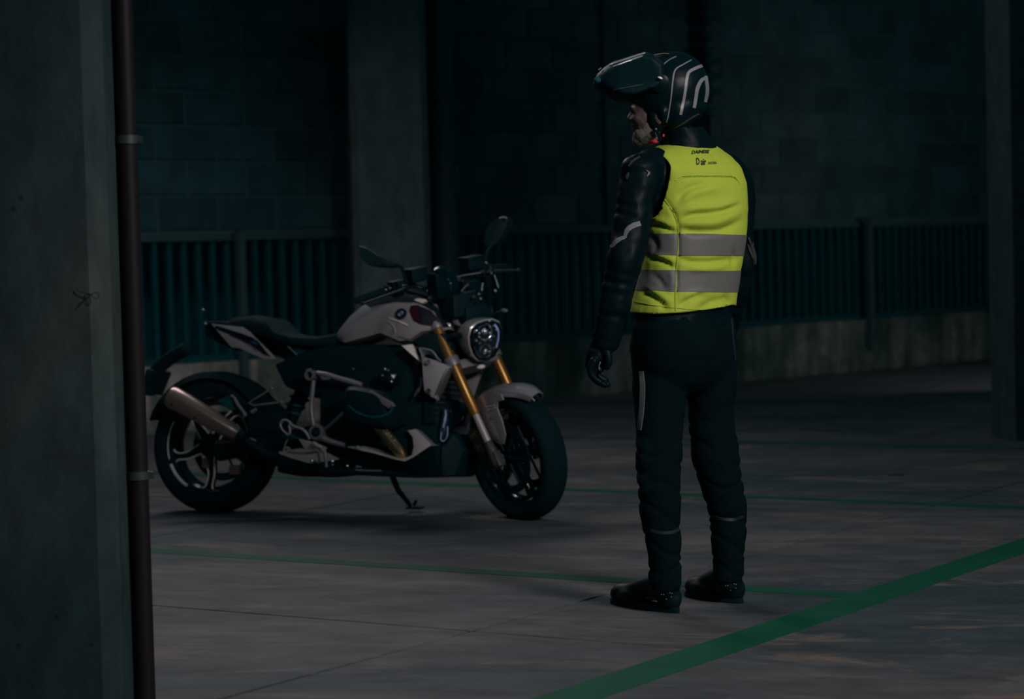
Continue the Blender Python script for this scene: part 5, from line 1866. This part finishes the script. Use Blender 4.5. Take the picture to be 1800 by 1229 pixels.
for i in range(4):
    o3 = LD * (0.021 * i - 0.032)
    mb.limb([RG + o3, RG + o3 - Z * 0.045 + FD * 0.012, RG + o3 - Z * 0.075 - FD * 0.005, RG + o3 - Z * 0.085 - FD * 0.03], [0.0135, 0.0125, 0.011, 0.0095], 10, 3)
mb.limb([RG + LD * 0.035 + Z * 0.03, RG + LD * 0.05 - Z * 0.01, RG + LD * 0.045 - Z * 0.04], [0.016, 0.013, 0.01], 10, 3)
me = fuse(mb, 0.0045, 2)
world_link('glove', me, M['suit'], rider)

# ---- vest
src = fuse(torso(0.010), 0.0075, 6)
src_bvh = bvh_of(src)
vo = bpy.data.objects.new('vest_src', src)
C.objects.link(vo)


def cutter(mb):
    me = bpy.data.meshes.new('cut')
    me.from_pydata([tuple(p) for p in mb.v], [], mb.f)
    fix_normals(me)
    o = bpy.data.objects.new('cut', me)
    C.objects.link(o)
    return o


cuts = []
for sg, cpt, lim, hz in ((1, (0.5939, 7.5400, 1.3520), 0.1815, 0.126), (-1, (0.5996, 7.5400, 1.3610), 0.170, 0.120)):
    c_ = Vector(cpt)
    r0, rm, r1 = [], [], []
    for k in range(36):
        q = 2 * math.pi * k / 36
        cc, ss = math.cos(q), math.sin(q)
        pz = hz * math.copysign(abs(ss) ** 0.9, ss)
        e_ = FD * (0.155 * cc) + Z * pz
        tl = 0.034 * (ss if ss > 0 else 0)
        r0.append(c_ + LD * sg * (lim - tl) + e_ * 0.62)
        rm.append(c_ + LD * sg * (lim - tl + 0.012) + e_ * 0.96)
        r1.append(c_ + LD * sg * 0.30 + e_ * 1.05)
    cuts.append(cutter(MB().rings([r0, rm, r1])))
cn = Vector((0.5755, 7.5650, 1.4988))
cuts.append(cutter(MB().rings([[cn + LD * (0.080 * math.cos(q)) + FD * (0.012 + 0.078 * math.sin(q)) + Z * (-0.018 - 0.05 * max(0, math.sin(q))) for q in [2 * math.pi * k / 36 for k in range(36)]],
                               [cn + LD * (0.11 * math.cos(q)) + FD * (0.02 + 0.11 * math.sin(q)) + Z * 0.12 for q in [2 * math.pi * k / 36 for k in range(36)]]])))
# hem: slightly tilted plane
hp_ = [(0.3874, 7.4500, 0.9828), (0.5163, 7.4200, 0.9604), (0.6257, 7.5500, 0.9485), (0.7195, 7.6500, 0.9617)]
hem = MB()
r0, r1 = [], []
hc = Vector((0.5496, 7.5300, 0.9601))
for k in range(32):
    q = 2 * math.pi * k / 32
    r1.append(hc + Vector((math.cos(q) * 0.3, math.sin(q) * 0.3, 0.014 * math.cos(q * 2) + 0.004 * math.cos(q))))
    r0.append(hc + Vector((math.cos(q) * 0.3, math.sin(q) * 0.3, -0.25)))
cuts.append(cutter(MB().rings([r0, r1])))
for c_ in cuts:
    md_ = vo.modifiers.new('b', 'BOOLEAN')
    md_.operation = 'DIFFERENCE'
    md_.solver = 'EXACT'
    md_.object = c_
dg = bpy.context.evaluated_depsgraph_get()
dg.update()
vm = bpy.data.meshes.new_from_object(vo.evaluated_get(dg))
for c_ in cuts + [vo]:
    bpy.data.objects.remove(c_)
bm = bmesh.new()
bm.from_mesh(vm)
kill = []
for f in bm.faces:
    c_ = f.calc_center_median()
    loc, nn, ix, dist = src_bvh.find_nearest(c_)
    if dist > 0.0008 or abs(nn.dot(f.normal)) < 0.7:
        kill.append(f)
bmesh.ops.delete(bm, geom=kill, context='FACES')
# keep only the big shell
bm.verts.ensure_lookup_table()


def z_at(line_pts, x):
    pts = line_pts
    if x <= pts[0][0]:
        a, b_ = pts[0], pts[1]
    elif x >= pts[-1][0]:
        a, b_ = pts[-2], pts[-1]
    else:
        for a, b_ in zip(pts, pts[1:]):
            if a[0] <= x <= b_[0]:
                break
    return a[1] + (b_[1] - a[1]) * (x - a[0]) / (b_[0] - a[0])


bands = [(((0.4371, 1.2086), (0.7522, 1.1968)), ((0.4355, 1.1417), (0.7507, 1.1307))), (((0.4235, 1.0949), (0.7424, 1.0829)), ((0.4220, 1.0296), (0.7264, 1.0144)))]
for hi_, lo_ in bands:
    for a, b_ in (hi_, lo_):
        dirn = Vector((b_[0] - a[0], 0, b_[1] - a[1])).normalized()
        nrm_ = Vector((-dirn.z, 0, dirn.x))
        bmesh.ops.bisect_plane(bm, geom=bm.verts[:] + bm.edges[:] + bm.faces[:], plane_co=Vector((a[0], 7.5, a[1])), plane_no=nrm_)
bmesh.ops.triangulate(bm, faces=[f for f in bm.faces if len(f.verts) > 4])
# folds in the cloth, as seen on the back: (points x,z), width, height; + is a ridge, - a groove
FOLDS = [
    ([(0.5302, 1.3110), (0.5485, 1.3319), (0.5739, 1.3491), (0.6295, 1.3583)], 0.010, -0.0065),
    ([(0.5406, 1.2964), (0.5662, 1.3225), (0.6202, 1.3407), (0.6739, 1.3447)], 0.014, 0.0055),
    ([(0.5467, 1.2516), (0.5827, 1.2632), (0.6364, 1.2672), (0.6903, 1.2765), (0.7335, 1.2914)], 0.009, -0.0085),
    ([(0.5472, 1.2748), (0.5921, 1.2844), (0.6583, 1.2862), (0.7266, 1.3058)], 0.012, 0.0065),
    ([(0.5390, 1.2286), (0.5732, 1.2385), (0.6447, 1.2384), (0.7258, 1.2648)], 0.013, 0.0065),
    ([(0.5353, 1.2216), (0.5726, 1.2117), (0.6172, 1.2087), (0.6799, 1.2142), (0.7378, 1.2413)], 0.010, -0.0095),
    ([(0.4480, 1.2382), (0.4747, 1.2321), (0.5012, 1.2189), (0.5278, 1.2057)], 0.008, -0.0075),
    ([(0.4537, 1.2487), (0.4839, 1.2444), (0.5104, 1.2294)], 0.010, 0.005),
    ([(0.4367, 1.1348), (0.4651, 1.1269), (0.4934, 1.1119), (0.5180, 1.0934)], 0.008, -0.0065),
    ([(0.4547, 1.1397), (0.4903, 1.1317), (0.5204, 1.1183)], 0.009, 0.005),
    ([(0.5296, 1.1306), (0.5615, 1.1173), (0.6151, 1.1123), (0.6688, 1.1163), (0.7226, 1.1202)], 0.008, -0.0065),
    ([(0.5521, 1.0996), (0.6147, 1.0944), (0.6863, 1.0997)], 0.010, 0.004),
    ([(0.4198, 1.0280), (0.4427, 1.0130), (0.4691, 0.9909), (0.4900, 0.9670)], 0.010, -0.007),
    ([(0.4307, 1.0348), (0.4661, 1.0160), (0.5048, 0.9863)], 0.010, 0.005),
    ([(0.5260, 0.9750), (0.5497, 0.9923), (0.5805, 1.0076), (0.6129, 1.0157)], 0.009, -0.0065),
    ([(0.5847, 0.9592), (0.6120, 0.9764), (0.6445, 0.9898), (0.6929, 0.9922)], 0.011, -0.0055),
    ([(0.5410, 1.0033), (0.5681, 1.0151), (0.6308, 1.0189)], 0.010, 0.005),
    ([(0.4532, 1.0772), (0.4707, 1.0588), (0.4844, 1.0334)], 0.010, -0.005),
    ([(0.5000, 1.0903), (0.5102, 1.0650), (0.5059, 1.0329)], 0.010, 0.004),
    ([(0.4489, 1.2006), (0.4626, 1.1735), (0.4548, 1.1451)], 0.010, -0.004),
    ([(0.6445, 1.4684), (0.6404, 1.4453), (0.6216, 1.4013)], 0.016, -0.002),
    ([(0.4893, 1.4724), (0.5062, 1.4310), (0.5245, 1.3753)], 0.018, 0.003),
    ([(0.7089, 1.1492), (0.7155, 1.1222), (0.7041, 1.0957)], 0.009, -0.005),
    ([(0.6736, 1.0070), (0.6910, 0.9886), (0.6907, 0.9707)], 0.009, -0.005),
    ([(0.5244, 1.3717), (0.5497, 1.3845), (0.5855, 1.3862), (0.6337, 1.3858), (0.7105, 1.3838), (0.7281, 1.3736), (0.7385, 1.3572)], 0.0035, -0.0025),
    ([(0.4909, 1.3138), (0.5047, 1.2920), (0.5184, 1.2649), (0.5283, 1.2289), (0.5288, 1.1718), (0.5239, 1.1165), (0.5187, 1.0468), (0.5150, 0.9646)], 0.0045, -0.0055),
]
SEG = []
for pts, w, h in FOLDS:
    pp = smooth2(pts, 4)
    SEG.append((pp, w, h, min(p[0] for p in pp) - 3 * w, max(p[0] for p in pp) + 3 * w, min(p[1] for p in pp) - 3 * w, max(p[1] for p in pp) + 3 * w))


def fold_h(x, z):
    t = 0.0
    for pp, w, h, xa, xb, za, zb in SEG:
        if x < xa or x > xb or z < za or z > zb:
            continue
        best = 9
        bi = 0
        for i in range(len(pp) - 1):
            ax, az = pp[i]
            bx, bz = pp[i + 1]
            dx, dz = bx - ax, bz - az
            q = max(0, min(1, ((x - ax) * dx + (z - az) * dz) / (dx * dx + dz * dz + 1e-12)))
            d = math.hypot(x - ax - dx * q, z - az - dz * q)
            if d < best:
                best = d
                bi = (i + q) / (len(pp) - 1)
        t += 1.6 * h * math.exp(-(best / w) ** 2) * min(1, 4 * bi + 0.25, 4 * (1 - bi) + 0.25)
    return t


bm.normal_update()
for v in bm.verts:
    p, n = v.co, v.normal
    d = 0.0016 * noise.noise(Vector((p.x * 8, p.y * 8, p.z * 22))) + 0.0008 * noise.noise(p * 45)
    if n.y < 0.35:
        d += fold_h(p.x, p.z) * min(1, 1.2 * (0.35 - n.y))
    else:
        d += 0.005 * noise.noise(Vector((p.x * 6, p.y * 6, p.z * 16 + 5)))
    v.co = p + n * d
    # the cloth flares a little at the hem
me = bpy.data.meshes.new('vest')
bm.to_mesh(me)
vest_bvh = bvh_of(me)
cv = caster(vest_bvh)
# tape bands: the same cloth between the band edges, lifted off it
band_objs = []
for hi_, lo_ in bands:
    b2 = bm.copy()
    b2.normal_update()
    kill = []
    for f in b2.faces:
        c_ = f.calc_center_median()
        if not (z_at(lo_, c_.x) < c_.z < z_at(hi_, c_.x)):
            kill.append(f)
    bmesh.ops.delete(b2, geom=kill, context='FACES')
    b2.normal_update()
    for v in b2.verts:
        v.co += v.normal * 0.0018
    m2 = bpy.data.meshes.new('reflective_band')
    b2.to_mesh(m2)
    b2.free()
    band_objs.append(m2)
bm.free()
vest = world_link('vest', me, M['vest'], rider)
so = vest.modifiers.new('thick', 'SOLIDIFY')
so.thickness = 0.002
so.offset = -1
for m2 in band_objs:
    world_link('reflective_band', m2, M['tape'], vest)
for pts, w in (([(0.5244, 1.3717), (0.5497, 1.3845), (0.5855, 1.3862), (0.6337, 1.3858), (0.7105, 1.3838), (0.7281, 1.3736), (0.7385, 1.3572)], 0.0022),
               ([(0.5279, 1.3663), (0.5514, 1.3800), (0.5872, 1.3817), (0.6336, 1.3814), (0.7104, 1.3794), (0.7263, 1.3700)], 0.0012),
               ([(0.4909, 1.3138), (0.5047, 1.2920), (0.5184, 1.2649), (0.5283, 1.2289), (0.5288, 1.1718), (0.5239, 1.1165), (0.5187, 1.0468), (0.5150, 0.9646)], 0.0030),
               ([(0.3904, 0.9947), (0.4510, 0.9824), (0.5152, 0.9735), (0.6135, 0.9638), (0.6944, 0.9778)], 0.0012)):
    mb = drape_ribbon(pts, w, cv, 0.0022, 0.0006)
    part('seam', mb, M['seam'], vest)


def lettering(txt, x0, z0, w, h, rise, mat, shear=0.0, bold=0.0, bow=0.0, spacing=1.0):
    b_ = text_bm(txt, w, h, shear, spacing, bold)
    for v in b_.verts:
        t = v.co.x / w
        v.co.y += z0 + rise * t + bow * 4 * t * (1 - t)
        v.co.x += x0
    mb = drape_bm(b_, cv, 0.0022, 0.012)
    part('lettering', mb, M[mat], vest)


P1 = (0.5815, 1.4539)
lettering('DAINESE', P1[0], P1[1], 0.062, 0.0115, 0.003, 'ink', 0.35, 0.03, 0.001)
P2 = (0.5941, 1.4196)
lettering('D', P2[0], P2[1], 0.0110, 0.0225, 0.0, 'ink', 0.05, 0.02)
P3 = (0.6084, 1.4184)
lettering('air', P3[0], P3[1], 0.0185, 0.021, 0.0, 'ink', 0.1, 0.02)
P4 = (0.6335, 1.4204)
lettering('SYSTEM', P4[0], P4[1], 0.028, 0.0082, 0.0015, 'ink2', 0.1, 0.03)

# ---- helmet
mb = MB()
mb.ball((0.5257, 7.5550, 1.6631), (0.128, 0.118, 0.126), 28, (Vector((-0.97, 0.14, -0.08)).normalized(), Vector((-0.14, -0.99, 0)).normalized(), Z))
mb.ball((0.5680, 7.5550, 1.6801), (0.082, 0.105, 0.098), 24)
mb.ball((0.5591, 7.5550, 1.6114), (0.080, 0.108, 0.066), 24)
mb.ball((0.5442, 7.5550, 1.5973), (0.068, 0.112, 0.080), 24)
mb.ball((0.4985, 7.5550, 1.5912), (0.036, 0.112, 0.055), 20)
mb.capsule((0.6318, 7.5100, 1.6069), (0.6410, 7.6200, 1.6131), 0.012, 0.012)
sh_ = fuse(mb, 0.006, 8)
ho = bpy.data.objects.new('h', sh_)
C.objects.link(ho)
mb = MB()
cp = [(0.2978, 7.3000, 1.4733), (0.3019, 7.3000, 1.6381), (0.4218, 7.3000, 1.6490), (0.4493, 7.3000, 1.6203), (0.4569, 7.3000, 1.5692), (0.4644, 7.3000, 1.5146), (0.5100, 7.3000, 1.5099), (0.6224, 7.3000, 1.5737), (0.6549, 7.3000, 1.5289), (0.6534, 7.3000, 1.4640)]
mb.prism(cp, Vector((0, 0.6, 0)))
k1 = cutter(mb)
mb = MB()
mb.ball((0.4991, 7.5550, 1.6184), (0.105, 0.088, 0.118), 24, hax)
k2 = cutter(mb)
for c_ in (k1, k2):
    md_ = ho.modifiers.new('b', 'BOOLEAN')
    md_.operation = 'DIFFERENCE'
    md_.solver = 'EXACT'
    md_.object = c_
dg = bpy.context.evaluated_depsgraph_get()
dg.update()
hm = bpy.data.meshes.new_from_object(ho.evaluated_get(dg))
for c_ in (k1, k2, ho):
    bpy.data.objects.remove(c_)
hb_ = bvh_of(hm)
hel = world_link('helmet', hm, M['helmet'], rider, smooth=False)
bmx = bmesh.new()
bmx.from_mesh(hm)
for f in bmx.faces:
    f.smooth = True
for e_ in bmx.edges:
    if len(e_.link_faces) == 2 and e_.calc_face_angle(0) > R(35):
        e_.smooth = False
bmx.to_mesh(hm)
bmx.free()
ch = caster(hb_)
for pts, w, m in (
        ([(0.5443, 1.7665), (0.5225, 1.7564), (0.5042, 1.7425), (0.4931, 1.7285), (0.4874, 1.7126)], [0.002, 0.0025, 0.002], 'stripe'),
        ([(0.5927, 1.7549), (0.5615, 1.7375), (0.5434, 1.7272), (0.5341, 1.7132), (0.5280, 1.6829), (0.5236, 1.6473), (0.5171, 1.6027), (0.5072, 1.5600)], [0.003, 0.004, 0.005, 0.004, 0.003], 'stripe'),
        ([(0.6289, 1.7380), (0.6011, 1.7259), (0.5809, 1.7138), (0.5733, 1.6942), (0.5690, 1.6673), (0.5628, 1.6315), (0.5567, 1.6046), (0.5508, 1.5813)], [0.010, 0.0095, 0.009, 0.009, 0.0085], 'stripe'),
        ([(0.6450, 1.6994), (0.6261, 1.6928), (0.6149, 1.6804), (0.6050, 1.6574), (0.6007, 1.6305), (0.5946, 1.6018)], [0.010, 0.011, 0.012, 0.011, 0.010], 'stripe'),
        ([(0.6378, 1.7051), (0.6409, 1.6813), (0.6421, 1.6539), (0.6359, 1.6212)], [0.008, 0.012, 0.013, 0.010], 'stripe'),
        ([(0.6124, 1.5851), (0.5867, 1.5714), (0.5573, 1.5533), (0.5300, 1.5379), (0.5118, 1.5259)], 0.003, 'aludark')):
    mb = drape_ribbon(pts, w, ch, 0.0012, 0.0008, cross=4)
    part('helmet_stripe', mb, M[m], hel)
mb = MB()
mb.torus((0.4878, 7.4400, 1.6815), Vector((0.1, 1, 0.1)), [(0.030, -0.004), (0.030, 0.02), (0.001, 0.02), (0.001, -0.010), (0.022, -0.008)], 28)
pv = part('visor_pivot', mb, M['helmet'], hel)
mb = MB()
mb.ball((0.4876, 7.4180, 1.6960), (0.0085, 0.004, 0.0042), 10, (Vector((0.95, 0, -0.3)), Y, Z))
part('pivot_glint', mb, M['white_gloss'], pv)  # white bead painted in as the highlight on the pivot
# raised chin bar and visor: horseshoe swung up in front of the brow
mb = MB()
prof = [Vector(q) for q in ((0.2806, 7.5550, 1.6931), (0.2941, 7.5550, 1.7217), (0.3183, 7.5550, 1.7446), (0.3478, 7.5550, 1.7620), (0.4467, 7.5550, 1.7884), (0.4720, 7.5550, 1.7823), (0.5150, 7.5550, 1.7504), (0.5171, 7.5550, 1.6851), (0.4909, 7.5550, 1.6567), (0.4544, 7.5550, 1.6504), (0.4029, 7.5550, 1.6318), (0.3574, 7.5550, 1.6330), (0.3161, 7.5550, 1.6540), (0.2893, 7.5550, 1.6765))]
pcn = Vector((0.4320, 7.5550, 1.7054))
rings = []
for k in range(9):
    t = -1 + k / 4
    s_ = (1 - 0.26 * abs(t) ** 2.2)
    # the front narrows: points far from the pivot pull in towards the middle
    rings.append([pcn + (q - pcn) * s_ + Y * (0.128 * t * (1 - 0.45 * max(0, (pcn.x - q.x) / 0.16) ** 1.5)) for q in prof])
mb.rings(rings)
me = fuse(mb, 0.006, 4)
cb_ = bvh_of(me)
chin = world_link('chin_bar', me, M['black'], hel)
cc_ = caster(cb_)
for pts, w, m in (([(0.3329, 1.7450), (0.3836, 1.7616), (0.4235, 1.7740), (0.4458, 1.7796)], [0.002, 0.004, 0.004, 0.003], 'stripe_hi'), ([(0.3449, 1.7385), (0.3919, 1.7534), (0.4354, 1.7675)], [0.003, 0.004, 0.003], 'stripe_hi'),
                  ([(0.3435, 1.6659), (0.3884, 1.6709), (0.4351, 1.6777)], 0.003, 'aludark')):
    mb = drape_ribbon(pts, w, cc_, 0.001, 0.0015)
    part('visor_trim', mb, M[m], chin)
mb = MB()
mb.tube([(0.4594, 7.5000, 1.7692), (0.4794, 7.5000, 1.7758), (0.5029, 7.5000, 1.7788), (0.5228, 7.5000, 1.7774)], 0.0018, 6, 4)
part('shell_edge', mb, M['steel'], hel)
mb = MB()
mb.ball((0.2933, 7.5000, 1.6997), (0.012, 0.012, 0.010), 12)
mb2 = MB()
mb2.tube([(0.2989, 7.5300, 1.7342), (0.3081, 7.5300, 1.7412)], 0.002, 6)
part('chin_vent', mb, M['bar'], chin)
part('chin_tab', mb2, M['frame'], chin)
# cheek padding, straps
mb = MB()
mb.ball((0.4766, 7.5000, 1.5797), (0.030, 0.030, 0.055), 14)
mb.ball((0.4836, 7.6100, 1.5855), (0.030, 0.030, 0.055), 14)
part('cheek_padding', mb, M['cloth'], hel)
mb = MB()
mb.tube([(0.4720, 7.4700, 1.5422), (0.4826, 7.4750, 1.5189), (0.4880, 7.4800, 1.5028)], 0.006, 8, 3, flat=0.4)
stp = part('chin_strap', mb, M['cloth'], hel)
mb = MB()
mb.tube([(0.4542, 7.4900, 1.4987), (0.4656, 7.4700, 1.4993), (0.4801, 7.4700, 1.5007)], [0.005, 0.006, 0.005], 8, 3, flat=0.5)
mb.box((0.4956, 7.4400, 1.5169), (0.006, 0.004, 0.008))
part('red_strap_end', mb, M['redstrap'], stp)
mb = MB()
mb.ball((0.4725, 7.4500, 1.5376), 0.004, 8)
part('strap_rivet', mb, M['frame'], stp)
OFF = Vector((0, 0, 0))
